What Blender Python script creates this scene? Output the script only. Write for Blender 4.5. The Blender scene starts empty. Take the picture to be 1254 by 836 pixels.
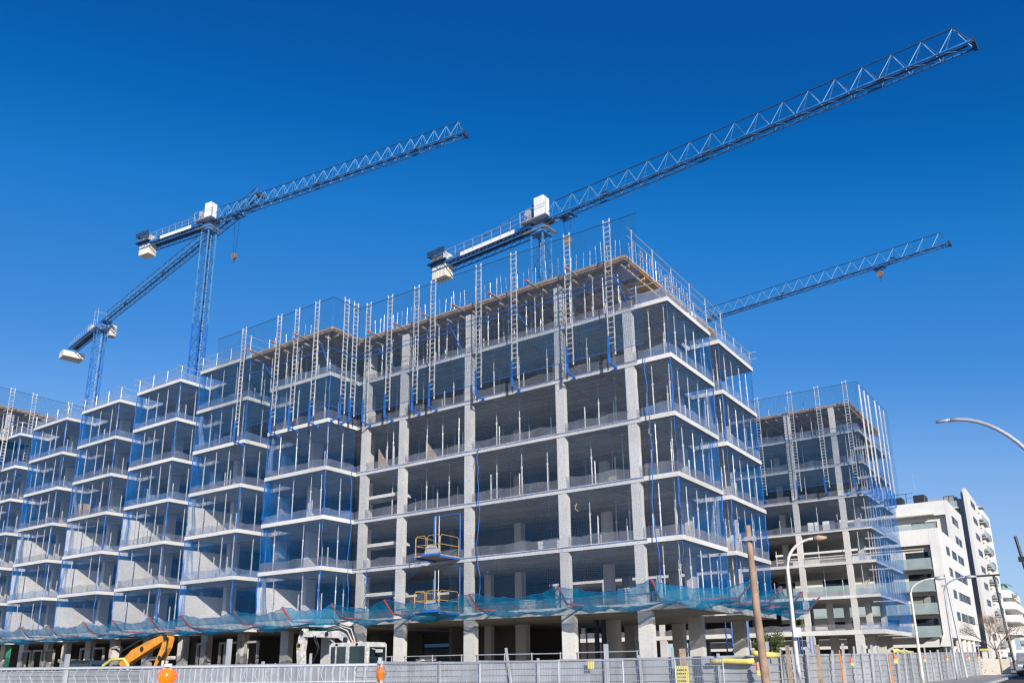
import bpy, math, random
from mathutils import Vector, Matrix
random.seed(7)
R = math.radians
sc = bpy.context.scene
col = sc.collection
PX = lambda p: p  # readability only

# ------------------------------------------------------------------ camera
F_PX, CY, YAW, TILT, ROLL = 999.9, 536.9, R(34.61), R(15.61), R(-.68)
def cammat():
    c, s = math.cos, math.sin
    Rz = Matrix(((c(YAW), s(YAW), 0), (-s(YAW), c(YAW), 0), (0, 0, 1)))
    B = Matrix(((1, 0, 0), (0, 0, -1), (0, 1, 0)))
    Rx = Matrix(((1, 0, 0), (0, c(TILT), s(TILT)), (0, -s(TILT), c(TILT))))
    Rr = Matrix(((c(ROLL), -s(ROLL), 0), (s(ROLL), c(ROLL), 0), (0, 0, 1)))
    M = Rr @ Rx @ B @ Rz           # world -> x right, y down, z forward
    flip = Matrix(((1, 0, 0), (0, -1, 0), (0, 0, -1)))
    return (flip @ M).transposed().to_4x4()
cam = bpy.data.objects.new("camera", bpy.data.cameras.new("camera"))
col.objects.link(cam)
cam.matrix_world = Matrix.Translation((0, 0, 1.65)) @ cammat()
cam.data.sensor_width = 36.0
cam.data.sensor_fit = 'HORIZONTAL'
cam.data.lens = F_PX / 1254 * 36
cam.data.shift_x = 0.0
cam.data.shift_y = (CY - 418) / 1254
cam.data.clip_start = .1
cam.data.clip_end = 3000
sc.camera = cam

# ------------------------------------------------------------------ world and sun
SUN = Vector((1.15, -1.0, .60)).normalized()
w = bpy.data.worlds.new("World"); sc.world = w; w.use_nodes = True
nt = w.node_tree; nt.nodes.clear()
sky = nt.nodes.new("ShaderNodeTexSky"); sky.sky_type = 'NISHITA'; sky.sun_disc = False
sky.sun_elevation = math.asin(SUN.z); sky.sun_rotation = math.atan2(SUN.x, SUN.y)
sky.air_density = 1.0; sky.dust_density = .2; sky.ozone_density = 2.2; sky.altitude = 50
sep = nt.nodes.new("ShaderNodeSeparateColor"); cmb = nt.nodes.new("ShaderNodeCombineColor")
nt.links.new(sky.outputs[0], sep.inputs[0])
# film response of the polarised, deep blue sky in the photograph, one curve per channel (input = raw sky radiance / 20)
SKYC = (((.0, 0.), (.95, .003), (1.16, .016), (1.73, .065), (2.45, .184), (3.0, .254), (4.2, .352), (8, .52), (20, .95)),
        ((.0, 0.), (1.35, .090), (1.5, .108), (2.0, .195), (2.98, .280), (3.97, .407), (4.72, .468), (6.0, .565), (9, .70), (20, 1.05)),
        ((.0, 0.), (2.45, .365), (2.7, .412), (3.53, .607), (4.96, .730), (5.74, .807), (6.32, .839), (6.83, .871), (20, 1.15)))
for i, cv in enumerate(SKYC):
    a = nt.nodes.new("ShaderNodeMath"); a.operation = 'MULTIPLY'; a.inputs[1].default_value = 1 / 20
    b = nt.nodes.new("ShaderNodeValToRGB"); e = b.color_ramp.elements
    while len(e) > 1: e.remove(e[-1])
    for k, (x, v) in enumerate(cv):
        q = e[0] if k == 0 else e.new(x / 20)
        q.position = x / 20; q.color = (v, v, v, 1)
    nt.links.new(sep.outputs[i], a.inputs[0]); nt.links.new(a.outputs[0], b.inputs[0]); nt.links.new(b.outputs[0], cmb.inputs[i])
bg = nt.nodes.new("ShaderNodeBackground"); bg.inputs[1].default_value = .84
nt.links.new(cmb.outputs[0], bg.inputs[0])
out = nt.nodes.new("ShaderNodeOutputWorld"); nt.links.new(bg.outputs[0], out.inputs[0])
ld = bpy.data.lights.new("sun", 'SUN'); ld.energy = 5.0; ld.angle = R(.5); ld.color = (1, .94, .86)
sun = bpy.data.objects.new("sun", ld); col.objects.link(sun)
sun.rotation_euler = SUN.to_track_quat('Z', 'Y').to_euler()
sc.view_settings.view_transform = 'Standard'; sc.view_settings.look = 'None'
sc.view_settings.exposure = .25; sc.view_settings.gamma = 1; sc.view_settings.use_curve_mapping = False
sc.render.engine = 'CYCLES'
cy = sc.cycles
cy.max_bounces = 8; cy.diffuse_bounces = 5; cy.glossy_bounces = 3; cy.transparent_max_bounces = 40; cy.transmission_bounces = 4
cy.use_denoising = True
cy.pixel_filter_type = 'BLACKMAN_HARRIS'; cy.filter_width = 1.3

# ------------------------------------------------------------------ materials
MATS = {}
def new_mat(name):
    m = bpy.data.materials.new(name); m.use_nodes = True; MATS[name] = m
    t = m.node_tree; return m, t, t.nodes["Principled BSDF"]
def N(t, k, **kw):
    n = t.nodes.new(k)
    for a, b in kw.items(): setattr(n, a, b)
    return n
def ramp(t, src, stops):
    r = N(t, "ShaderNodeValToRGB"); e = r.color_ramp.elements
    while len(e) > 1: e.remove(e[-1])
    for i, (p, c) in enumerate(stops):
        c = c if isinstance(c, tuple) else (c, c, c)
        x = e[0] if i == 0 else e.new(p)
        x.position = p; x.color = (*c, 1)
    t.links.new(src, r.inputs[0]); return r.outputs[0]
def mixc(t, fac, a, b, mode='MIX'):
    m = N(t, "ShaderNodeMix", data_type='RGBA', blend_type=mode)
    for i, v in ((0, fac), (6, a), (7, b)):
        if hasattr(v, 'is_linked'): t.links.new(v, m.inputs[i])
        else: m.inputs[i].default_value = v if i == 0 else (*v, 1)
    return m.outputs[2]
def math_(t, op, a, b=None, c=None):
    m = N(t, "ShaderNodeMath", operation=op)
    for s, v in zip(m.inputs, (a, b, c)):
        if v is None: continue
        if hasattr(v, 'is_linked'): t.links.new(v, s)
        else: s.default_value = v
    return m.outputs[0]
def pos(t, scale=(1, 1, 1)):
    g = N(t, "ShaderNodeNewGeometry"); m = N(t, "ShaderNodeMapping"); m.inputs[3].default_value = scale
    t.links.new(g.outputs[0], m.inputs[0]); return m.outputs[0], g
def noise(t, vec, sc_, det=4, rough=.55):
    n = N(t, "ShaderNodeTexNoise"); n.inputs["Scale"].default_value = sc_
    n.inputs["Detail"].default_value = det; n.inputs["Roughness"].default_value = rough
    t.links.new(vec, n.inputs["Vector"]); return n.outputs[0]
def simple(name, c, rough=.6, metal=0, var=.12, vs=3.0, spec=.5, bump=0):
    m, t, b = new_mat(name)
    v, g = pos(t); n = noise(t, v, vs)
    lo = tuple(max(0, x * (1 - var)) for x in c); hi = tuple(min(1, x * (1 + var)) for x in c)
    t.links.new(ramp(t, n, [(.3, lo), (.7, hi)]), b.inputs["Base Color"])
    b.inputs["Roughness"].default_value = rough; b.inputs["Metallic"].default_value = metal
    b.inputs["Specular IOR Level"].default_value = spec
    if bump:
        bp = N(t, "ShaderNodeBump"); bp.inputs[0].default_value = bump; bp.inputs[1].default_value = .05
        t.links.new(noise(t, v, vs * 8), bp.inputs[2]); t.links.new(bp.outputs[0], b.inputs["Normal"])
    return m

def concrete(name, base, tint=(1, .97, .92), stain=.35, panel=None, drip=True, soff_shade=.50):
    m, t, b = new_mat(name)
    v, g = pos(t); big = noise(t, v, .35, 5, .6); fine = noise(t, v, 6, 5, .7)
    v2, _ = pos(t, (3.2, 3.2, .25)); dr = noise(t, v2, 1.0, 4, .6)
    c = tuple(base * x for x in tint)
    a = ramp(t, fine, [(.25, tuple(x * .84 for x in c)), (.75, tuple(min(1, x * 1.1) for x in c))])
    a = mixc(t, ramp(t, big, [(.40, 0.), (.62, stain * 1.15)]), a, tuple(x * .62 for x in c))
    if drip: a = mixc(t, ramp(t, dr, [(.55, 0.), (.75, stain * .9)]), a, tuple(x * .6 for x in c))
    if panel:
        # joints and tone steps left on the soffit by the formwork sheets
        br = N(t, "ShaderNodeTexBrick"); br.offset = .0
        br.inputs["Scale"].default_value = 1; br.inputs["Mortar Size"].default_value = .022
        br.inputs["Brick Width"].default_value = panel[0]; br.inputs["Row Height"].default_value = panel[1]
        br.inputs["Color1"].default_value = (1, 1, 1, 1); br.inputs["Color2"].default_value = (.74, .74, .74, 1)
        br.inputs["Mortar"].default_value = (.42, .42, .42, 1)
        t.links.new(v, br.inputs["Vector"])
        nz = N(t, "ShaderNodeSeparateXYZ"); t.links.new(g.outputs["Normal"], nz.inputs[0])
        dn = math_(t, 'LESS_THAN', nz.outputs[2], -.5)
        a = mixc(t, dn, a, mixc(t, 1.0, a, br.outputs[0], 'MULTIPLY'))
    oi = N(t, "ShaderNodeObjectInfo")
    a = mixc(t, 1.0, a, ramp(t, oi.outputs["Random"], [(0, (.84, .84, .83)), (.5, (.95, .95, .95)), (1, (1.04, 1.03, 1.01))]), 'MULTIPLY')
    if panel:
        a = mixc(t, dn, a, mixc(t, 1.0, a, (soff_shade, soff_shade, soff_shade * .98), 'MULTIPLY'))  # downward faces darkened in the colour, painting deeper shade under the slabs
    t.links.new(a, b.inputs["Base Color"]); b.inputs["Roughness"].default_value = .88
    b.inputs["Specular IOR Level"].default_value = .25
    bp = N(t, "ShaderNodeBump"); bp.inputs[0].default_value = .35; bp.inputs[1].default_value = .02
    t.links.new(fine, bp.inputs[2]); t.links.new(bp.outputs[0], b.inputs["Normal"])
    return m
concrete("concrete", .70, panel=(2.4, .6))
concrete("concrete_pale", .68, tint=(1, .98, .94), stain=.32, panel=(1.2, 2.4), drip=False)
concrete("concrete_column", .64, tint=(1, .97, .92), stain=.35)
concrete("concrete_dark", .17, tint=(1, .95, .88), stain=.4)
concrete("white_render", .76, tint=(1, .975, .93), stain=.14, drip=True)
concrete("cream_render", .78, tint=(1, .94, .83), stain=.15)
concrete("brick_wall", .30, tint=(1, .62, .45), stain=.3)
simple("plywood", (.33, .21, .11), .7, var=.35, vs=2.2)
simple("timber", (.36, .27, .19), .75, var=.3, vs=5)
simple("galv", (.44, .46, .49), .42, .25, var=.15, vs=2)
simple("prop_white", (.58, .58, .57), .5, .1, var=.2, vs=3)
simple("prop_dark", (.13, .17, .24), .5, .3, var=.2)
simple("mast_white", (.64, .62, .58), .5, .1, var=.22)
simple("blue_steel", (.02, .13, .48), .45, .1, var=.2)
simple("crane_blue", (.035, .16, .40), .45, .15, var=.35, vs=1.5)
simple("crane_light", (.10, .25, .42), .45, .15, var=.25, vs=1.5)
simple("crane_mid", (.06, .24, .50), .45, .15, var=.3, vs=1.5)
simple("crane_dark", (.03, .06, .12), .5, .2, var=.3)
simple("cream_steel", (.64, .60, .51), .6, var=.12, vs=1.5)
simple("white_paint", (.72, .72, .71), .45, var=.06)
simple("red_steel", (.62, .06, .04), .5, var=.2)
simple("yellow_steel", (.48, .31, .10), .5, var=.2)
simple("dark", (.02, .022, .026), .5, var=.2)
simple("rope_blue", (.02, .12, .42), .8, var=.2)
simple("rope_dark", (.02, .035, .06), .8, var=.2)
simple("rebar", (.20, .13, .09), .8, .3, var=.35, vs=8)
simple("wood_pole", (.30, .20, .14), .85, var=.35, vs=1.6, bump=.5)
simple("orange_paint", (.74, .29, .03), .5, var=.25, vs=3)
simple("machine_white", (.52, .51, .48), .55, var=.38, vs=5)
simple("yellow_plastic", (.72, .60, .16), .5, var=.12)
simple("red_plastic", (.80, .10, .03), .4, var=.1)
simple("orange_plastic", (.85, .22, .02), .35, var=.1)
simple("green_cloth", (.02, .22, .15), .8, var=.3)
simple("twig", (.30, .22, .16), .9, var=.25, vs=4)
simple("leaf", (.07, .11, .03), .7, var=.5, vs=6)
simple("leaf_light", (.12, .16, .05), .7, var=.4, vs=6)
simple("palm", (.07, .12, .04), .6, var=.4, vs=4)
simple("rubber", (.02, .02, .02), .8)
simple("car_silver", (.42, .42, .44), .3, .5, var=.03)
simple("car_white", (.75, .76, .78), .3, var=.03)
simple("blue_sign", (.01, .06, .55), .4, var=.05)
simple("text_white", (.85, .85, .85), .5, var=.02)
simple("text_dark", (.05, .04, .02), .6, var=.02)
simple("frame_steel", (.40, .38, .37), .5, .2, var=.1)
simple("brown_panel", (.20, .12, .08), .8, var=.3)
simple("grey_render", (.33, .33, .34), .8, var=.15, vs=.7)
simple("awning", (.55, .50, .40), .8, var=.1)

def glass_like(name, c, rough=.08, metal=0.0, var=.5):
    m, t, b = new_mat(name)
    v, g = pos(t); n = noise(t, v, .7, 2)
    a = ramp(t, n, [(.4, tuple(x * (1 - var) for x in c)), (.6, c)])
    if name == "window_glass":      # some panes have a pale blind drawn behind them
        oi = N(t, "ShaderNodeObjectInfo"); a = mixc(t, math_(t, 'GREATER_THAN', oi.outputs["Random"], .72), a, (.30, .29, .26))
    t.links.new(a, b.inputs["Base Color"])
    b.inputs["Roughness"].default_value = rough; b.inputs["Metallic"].default_value = metal
    b.inputs["Specular IOR Level"].default_value = .8
glass_like("window_glass", (.03, .045, .06))
glass_like("balcony_glass", (.42, .52, .52), .15, var=.12)
bgm = MATS["balcony_glass"]; bt_ = bgm.node_tree
_o = bt_.nodes["Material Output"]; _p = bt_.nodes["Principled BSDF"]; _tp = bt_.nodes.new("ShaderNodeBsdfTransparent"); _mx = bt_.nodes.new("ShaderNodeMixShader")
_mx.inputs[0].default_value = .62; bt_.links.new(_tp.outputs[0], _mx.inputs[1]); bt_.links.new(_p.outputs[0], _mx.inputs[2]); bt_.links.new(_mx.outputs[0], _o.inputs[0])
glass_like("cab_glass", (.02, .04, .045), .05)
m, t, b = new_mat("amber_lens")
b.inputs["Base Color"].default_value = (1, .28, .0, 1); b.inputs["Roughness"].default_value = .12
b.inputs["Transmission Weight"].default_value = .35; b.inputs["Coat Weight"].default_value = .6
vo = N(t, "ShaderNodeTexVoronoi"); vo.inputs["Scale"].default_value = 45
v, g = pos(t); t.links.new(v, vo.inputs["Vector"])
bp = N(t, "ShaderNodeBump"); bp.inputs[0].default_value = .6; bp.inputs[1].default_value = .01
t.links.new(vo.outputs[0], bp.inputs[2]); t.links.new(bp.outputs[0], b.inputs["Normal"])

def netmat(name, c, period, width, base_alpha=0.0, noise_amt=.0, trans=.4):
    """knotted mesh: square grid of cords with holes, on the UV map measured in metres"""
    m, t, b = new_mat(name)
    t.nodes.remove(b)
    uv = N(t, "ShaderNodeUVMap"); s = N(t, "ShaderNodeSeparateXYZ")
    wn = N(t, "ShaderNodeTexNoise"); wn.inputs["Scale"].default_value = .9; wn.inputs["Detail"].default_value = 3; t.links.new(uv.outputs[0], wn.inputs["Vector"])
    va = N(t, "ShaderNodeVectorMath", operation='SUBTRACT'); va.inputs[1].default_value = (.5, .5, .5); t.links.new(wn.outputs[1], va.inputs[0])
    vb = N(t, "ShaderNodeVectorMath", operation='SCALE'); vb.inputs[3].default_value = .35; t.links.new(va.outputs[0], vb.inputs[0])
    vc = N(t, "ShaderNodeVectorMath", operation='ADD'); t.links.new(uv.outputs[0], vc.inputs[0]); t.links.new(vb.outputs[0], vc.inputs[1]); t.links.new(vc.outputs[0], s.inputs[0])
    def line(o):
        f = math_(t, 'FRACT', math_(t, 'DIVIDE', o, period))
        return math_(t, 'LESS_THAN', f, width)
    a = math_(t, 'MAXIMUM', line(s.outputs[0]), line(s.outputs[1]))
    v, g = pos(t)
    if base_alpha or noise_amt:
        v3, _ = pos(t, (2.6, 2.6, .45)); n = noise(t, v3, .8, 5, .65)
        ba = math_(t, 'MULTIPLY_ADD', n, noise_amt * 2, base_alpha - noise_amt)
        ba = math_(t, 'MAXIMUM', ba, 0.0)
        a = math_(t, 'MAXIMUM', a, ba); a = math_(t, 'MINIMUM', a, .97)
    n2 = noise(t, v, .9, 3)
    cc = ramp(t, n2, [(.3, tuple(x * .8 for x in c)), (.7, tuple(min(1, x * 1.2) for x in c))])
    d = N(t, "ShaderNodeBsdfDiffuse"); tr = N(t, "ShaderNodeBsdfTranslucent"); t.links.new(cc, d.inputs[0]); t.links.new(cc, tr.inputs[0])
    mx = N(t, "ShaderNodeMixShader"); mx.inputs[0].default_value = trans
    t.links.new(d.outputs[0], mx.inputs[1]); t.links.new(tr.outputs[0], mx.inputs[2])
    tp = N(t, "ShaderNodeBsdfTransparent")
    fin = N(t, "ShaderNodeMixShader"); t.links.new(a, fin.inputs[0]); t.links.new(tp.outputs[0], fin.inputs[1]); t.links.new(mx.outputs[0], fin.inputs[2])
    t.links.new(fin.outputs[0], t.nodes["Material Output"].inputs[0])
netmat("net_front", (.06, .18, .38), .085, .07)
netmat("net_blue", (.012, .22, .60), .085, .085, .02, .07, .5)
netmat("net_blue_dense", (.012, .25, .70), .085, .11, .12, .26, .55)
netmat("net_top", (.03, .14, .30), .12, .10, .04, .03, .4)
netmat("net_turquoise", (.008, .30, .52), .06, .2, .42, .8, .45)
netmat("net_skirt", (.34, .34, .37), .05, .14, .26, .3, .35)
netmat("net_skirt_blue", (.30, .40, .58), .05, .14, .30, .3, .35)

def ribbed(name, c, period, axis):
    m, t, b = new_mat(name)
    v, g = pos(t); n = noise(t, v, 1.2, 5); n3 = noise(t, v, 14, 3)
    a = ramp(t, n, [(.3, tuple(x * .78 for x in c)), (.7, tuple(min(1, x * 1.1) for x in c))])
    a = mixc(t, ramp(t, n3, [(.62, 0.), (.75, .25)]), a, (.25, .24, .23))
    oi = N(t, "ShaderNodeObjectInfo")
    a = mixc(t, 1.0, a, ramp(t, oi.outputs["Random"], [(0, .80), (.5, .96), (1, 1.08)]), 'MULTIPLY')
    v4, _ = pos(t, (1.5, 1.5, .2)); a = mixc(t, ramp(t, noise(t, v4, 1.3, 5, .7), [(.5, 0.), (.72, .5)]), a, (.23, .21, .19))
    t.links.new(a, b.inputs["Base Color"]); b.inputs["Metallic"].default_value = .35; b.inputs["Roughness"].default_value = .45
ribbed("hoarding", (.50, .52, .54), .25, 2)
ribbed("hoarding_light", (.48, .50, .53), .25, 2)

def ground_mat(name, c1, c2, scale, rough=.9, crack=False):
    m, t, b = new_mat(name)
    v, g = pos(t); n = noise(t, v, scale, 8, .65); n2 = noise(t, v, .12, 4)
    a = ramp(t, n, [(.3, c1), (.7, c2)])
    a = mixc(t, ramp(t, n2, [(.4, 0.), (.65, .35)]), a, tuple(x * .7 for x in c1))
    t.links.new(a, b.inputs["Base Color"]); b.inputs["Roughness"].default_value = rough
    bp = N(t, "ShaderNodeBump"); bp.inputs[0].default_value = .4; bp.inputs[1].default_value = .03
    t.links.new(noise(t, v, scale * 6), bp.inputs[2]); t.links.new(bp.outputs[0], b.inputs["Normal"])
ground_mat("sand", (.27, .23, .18), (.38, .33, .27), .8)
ground_mat("asphalt", (.045, .046, .05), (.07, .07, .073), 2.5)
ground_mat("pavement", (.30, .29, .27), (.40, .39, .36), 1.5)
simple("kerb", (.42, .41, .39), .85, var=.15)
simple("road_paint", (.72, .72, .70), .7, var=.15, vs=6)

# ------------------------------------------------------------------ mesh builder
class MB:
    def __init__(s): s.v = []; s.f = []; s.uv = None; s.smooth = False
    def quad(s, a, b, c, d):
        n = len(s.v); s.v += [tuple(a), tuple(b), tuple(c), tuple(d)]; s.f.append((n, n + 1, n + 2, n + 3)); return s
    def poly(s, pts):
        n = len(s.v); s.v += [tuple(p) for p in pts]; s.f.append(tuple(range(n, n + len(pts)))); return s
    def box(s, x0, x1, y0, y1, z0, z1):
        x0, x1 = min(x0, x1), max(x0, x1); y0, y1 = min(y0, y1), max(y0, y1); z0, z1 = min(z0, z1), max(z0, z1)
        n = len(s.v)
        s.v += [(x0, y0, z0), (x1, y0, z0), (x1, y1, z0), (x0, y1, z0), (x0, y0, z1), (x1, y0, z1), (x1, y1, z1), (x0, y1, z1)]
        for q in ((0, 3, 2, 1), (4, 5, 6, 7), (0, 1, 5, 4), (1, 2, 6, 5), (2, 3, 7, 6), (3, 0, 4, 7)): s.f.append(tuple(n + i for i in q))
        return s
    def bar(s, p, q, r=.03, r2=None, n=4, cap=True, off=0):
        p = Vector(p); q = Vector(q); d = q - p
        if d.length < 1e-6: return s
        r2 = r if r2 is None else r2
        a = d.cross(Vector((0, 0, 1)))
        if a.length < 1e-4 * d.length: a = Vector((1, 0, 0))
        a.normalize(); b = d.cross(a).normalized(); k = len(s.v)
        for (o, rr) in ((p, r), (q, r2)):
            for i in range(n):
                t = 2 * math.pi * (i + .5) / n + off
                s.v.append(tuple(o + a * math.cos(t) * rr + b * math.sin(t) * rr))
        for i in range(n):
            j = (i + 1) % n; s.f.append((k + i, k + j, k + n + j, k + n + i))
        if cap: s.f.append(tuple(k + i for i in range(n))[::-1]); s.f.append(tuple(k + n + i for i in range(n)))
        return s
    def tube(s, pts, r=.03, n=6, rs=None):
        pts = [Vector(p) for p in pts]; k0 = len(s.v); m = len(pts)
        ref = Vector((0, 0, 1))
        for i, p in enumerate(pts):
            d = (pts[min(i + 1, m - 1)] - pts[max(i - 1, 0)]).normalized()
            a = d.cross(ref)
            if a.length < .05: a = d.cross(Vector((0, 1, 0)))
            a.normalize(); b = d.cross(a).normalized(); rr = rs[i] if rs else r
            for j in range(n):
                t = 2 * math.pi * j / n; s.v.append(tuple(p + (a * math.cos(t) + b * math.sin(t)) * rr))
        for i in range(m - 1):
            for j in range(n):
                a0 = k0 + i * n; s.f.append((a0 + j, a0 + (j + 1) % n, a0 + n + (j + 1) % n, a0 + n + j))
        s.f.append(tuple(k0 + j for j in range(n))[::-1]); s.f.append(tuple(k0 + (m - 1) * n + j for j in range(n)))
        return s
    def prism(s, pts, axis, a0, a1):
        """outline pts (2D) extruded along axis 'x','y' or 'z'"""
        def P(u, v, t): return {'x': (t, u, v), 'y': (u, t, v), 'z': (u, v, t)}[axis]
        k = len(s.v); n = len(pts)
        s.v += [P(u, v, a0) for u, v in pts] + [P(u, v, a1) for u, v in pts]
        s.f.append(tuple(range(k, k + n))); s.f.append(tuple(range(k + 2 * n - 1, k + n - 1, -1)))
        for i in range(n):
            j = (i + 1) % n; s.f.append((k + i, k + n + i, k + n + j, k + j))
        return s
    def sheet(s, fn, nu, nv, uvf):
        k = len(s.v)
        if s.uv is None: s.uv = []
        for i in range(nu + 1):
            for j in range(nv + 1):
                s.v.append(tuple(fn(i / nu, j / nv))); s.uv.append(uvf(i / nu, j / nv))
        for i in range(nu):
            for j in range(nv):
                a = k + i * (nv + 1) + j; s.f.append((a, a + nv + 1, a + nv + 2, a + 1))
        return s

def emit(name, mb, mat, parent=None, loc=None, smooth=False, bevel=0, local=False):
    """link mb as one mesh; vertices are given in world metres unless local"""
    me = bpy.data.meshes.new(name)
    o0 = Vector((0, 0, 0))
    if parent is not None:
        if not local:
            q = parent
            while q is not None: o0 = o0 + q.location; q = q.parent
    elif loc is not None and not local: o0 = Vector(loc)
    me.from_pydata([(x - o0.x, y - o0.y, z - o0.z) for x, y, z in mb.v], [], mb.f)
    if mb.uv:
        l = me.uv_layers.new(name="UVMap")
        for p in me.polygons:
            for li in p.loop_indices: l.data[li].uv = mb.uv[me.loops[li].vertex_index]
    me.materials.append(MATS[mat])
    if smooth or mb.smooth:
        for p in me.polygons: p.use_smooth = True
    me.update()
    o = bpy.data.objects.new(name, me); col.objects.link(o)
    if parent is not None: o.parent = parent
    elif loc is not None: o.location = loc
    if bevel:
        b = o.modifiers.new("bevel", 'BEVEL'); b.width = bevel; b.segments = 2; b.limit_method = 'ANGLE'
    return o
def tag(o, label=None, cat=None, group=None, kind=None):
    if label: o["label"] = label
    if cat: o["category"] = cat
    if group: o["group"] = group
    if kind: o["kind"] = kind
    return o
def thing(name, label, cat, loc=(0, 0, 0), rotz=0, group=None):
    o = bpy.data.objects.new(name, None); col.objects.link(o); o.empty_display_size = .2
    o.location = loc; o.rotation_euler = (0, 0, rotz)
    return tag(o, label, cat, group)
def copy_tree(o, parent=None):
    c = o.copy(); col.objects.link(c); c.parent = parent
    for ch in list(o.children): copy_tree(ch, c)
    return c
def wob(x, y, z, k=1.0):
    return (math.sin(x * 1.7 * k + z * .9) + math.sin(y * 2.3 * k + z * 1.9 + 1.3) + math.sin((x + y) * 3.9 * k - z * 2.7) * .6) / 2.6
ORD = ["", "first", "second", "third", "fourth", "fifth", "sixth", "seventh", "eighth", "ninth", "tenth", "eleventh", "twelfth", "thirteenth", "fourteenth", "fifteenth", "sixteenth", "seventeenth", "eighteenth", "nineteenth", "twentieth"]
SL = .0075
def GZ(y): return SL * y

# ------------------------------------------------------------------ ground
struct = lambda n, mb, m, **k: tag(emit(n, mb, m, **k), kind='structure')
struct('ground', MB().quad((-900, -300, GZ(-300)), (700, -300, GZ(-300)), (700, 1300, GZ(1300)), (-900, 1300, GZ(1300))), 'sand')
def strip(x0, x1, y0, y1, dz):
    return MB().quad((x0, y0, GZ(y0) + dz), (x1, y0, GZ(y0) + dz), (x1, y1, GZ(y1) + dz), (x0, y1, GZ(y1) + dz))
road = strip(-5.2, 9, -60, 420, .006); struct('road', road, 'asphalt')
def slab_strip(x0, x1, y0, y1, h):
    mb = MB(); z = lambda y: GZ(y)
    mb.v += [(x0, y0, z(y0) - .2), (x1, y0, z(y0) - .2), (x1, y1, z(y1) - .2), (x0, y1, z(y1) - .2), (x0, y0, z(y0) + h), (x1, y0, z(y0) + h), (x1, y1, z(y1) + h), (x0, y1, z(y1) + h)]
    for q in ((0, 3, 2, 1), (4, 5, 6, 7), (0, 1, 5, 4), (1, 2, 6, 5), (2, 3, 7, 6), (3, 0, 4, 7)): mb.f.append(q)
    return mb
struct('pavement', slab_strip(-9.4, -5.5, -60, 420, .13), 'pavement')
struct('kerb', slab_strip(-5.5, -5.2, -60, 420, .134), 'kerb')
struct('far_pavement', slab_strip(9.3, 13, -60, 420, .13), 'pavement')
mk = MB()
for i in range(40): 
    y = -20 + i * 9; mk.quad((1.6, y, GZ(y) + .010), (1.72, y, GZ(y) + .010), (1.72, y + 4, GZ(y + 4) + .010), (1.6, y + 4, GZ(y + 4) + .010))
struct('road_marking', mk, 'road_paint')

# ------------------------------------------------------------------ building frames
LV = {i: 4.51 + 3.055 * (i - 1) for i in range(1, 10)}
TH = .26
PROPS = []      # (x, y, z, height, short, place)
FLOOR = {1: 'first', 2: 'second', 3: 'third', 4: 'fourth', 5: 'fifth', 6: 'sixth', 7: 'seventh', 8: 'eighth'}

def skirt(parent, pts, z, h=.55, mat="net_skirt", amp=.05):
    """low debris mesh tied along a slab edge"""
    mb = MB()
    for (a, b) in zip(pts, pts[1:]):
        a = Vector((*a, 0)); b = Vector((*b, 0)); L = (b - a).length; n = max(2, int(L / .35))
        nrm = Vector((b.y - a.y, a.x - b.x, 0)).normalized()
        def fn(u, v, a=a, b=b, nrm=nrm, L=L):
            p = a.lerp(b, u); d = wob(p.x, p.y, z, 1.6) * amp * (.3 + v)
            hh = h * (1 + .22 * wob(p.y, p.x, z * 3, 1.1))
            return (p.x + nrm.x * d, p.y + nrm.y * d, z + .01 + v * hh)
        mb.sheet(fn, n, 2, lambda u, v, L=L: (u * L, v * h))
    return emit('edge_netting', mb, mat, parent)

def net_wall(name, label, pts, zs, mat, group, amp=.07, ropes=True, dense=None, drop=0, gap=0.0):
    """one safety net along a polyline; zs are the heights where it is tied to the slabs"""
    t = thing(name, label, 'safety net', (pts[0][0], pts[0][1], zs[0]), 0, group)
    segs = list(zip(pts, pts[1:]))
    for si, (a, b) in enumerate(segs):
        mb = MB(); a = Vector((*a, 0)); b = Vector((*b, 0)); L = (b - a).length; n = max(3, int(L / .4))
        nrm = Vector((b.y - a.y, a.x - b.x, 0)).normalized()
        for z0, z1 in zip(zs, zs[1:]):
            def fn(u, v, a=a, b=b, nrm=nrm, z0=z0, z1=z1):
                p = a.lerp(b, u); z = z0 + (z1 - gap - z0) * v
                e = math.sin(math.pi * v)
                d = (wob(p.x * .8, p.y * .8, z0) * .8 + wob(p.x * 3, p.y * 3, z0) * .35) * amp * e + amp * .4 * e
                side = wob(p.y, z0, z) * amp * .5 * e
                tdir = (b - a).normalized()
                return (p.x + nrm.x * d + tdir.x * side, p.y + nrm.y * d + tdir.y * side, z)
            mb.sheet(fn, n, 7, lambda u, v, L=L, z0=z0, z1=z1: (u * L, z0 + (z1 - z0) * v))
        emit('net_panel', mb, (dense[si] if dense else mat), t)
    if gap:
        for (x, y) in (pts[1:-1] if len(pts) > 2 else pts[-1:]):
            for z0, z1 in zip(zs, zs[1:]):
                n_ = 6; Pz = [(x + .09 * wob(z0, x, k) * math.sin(math.pi * k / n_), y + .07 * wob(y, z0, k) * math.sin(math.pi * k / n_), z0 + (z1 - gap - z0) * k / n_) for k in range(n_ + 1)]
                emit('corner_strap', MB().tube(Pz, .030 + .014 * math.sin(x * 7 + z0), 5), 'rope_blue', t)
    if ropes:
        for z in zs:
            P = []
            for a, b in segs:
                L = math.hypot(b[0] - a[0], b[1] - a[1]); n = max(2, int(L / .8))
                for i in range(n): u = i / n; P.append((a[0] + (b[0] - a[0]) * u, a[1] + (b[1] - a[1]) * u, z + .03 * wob(i, z, si)))
            P.append((*pts[-1], z))
            emit('edge_rope', MB().tube(P, .016, 4), 'rope_blue', t)
    return t

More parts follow.
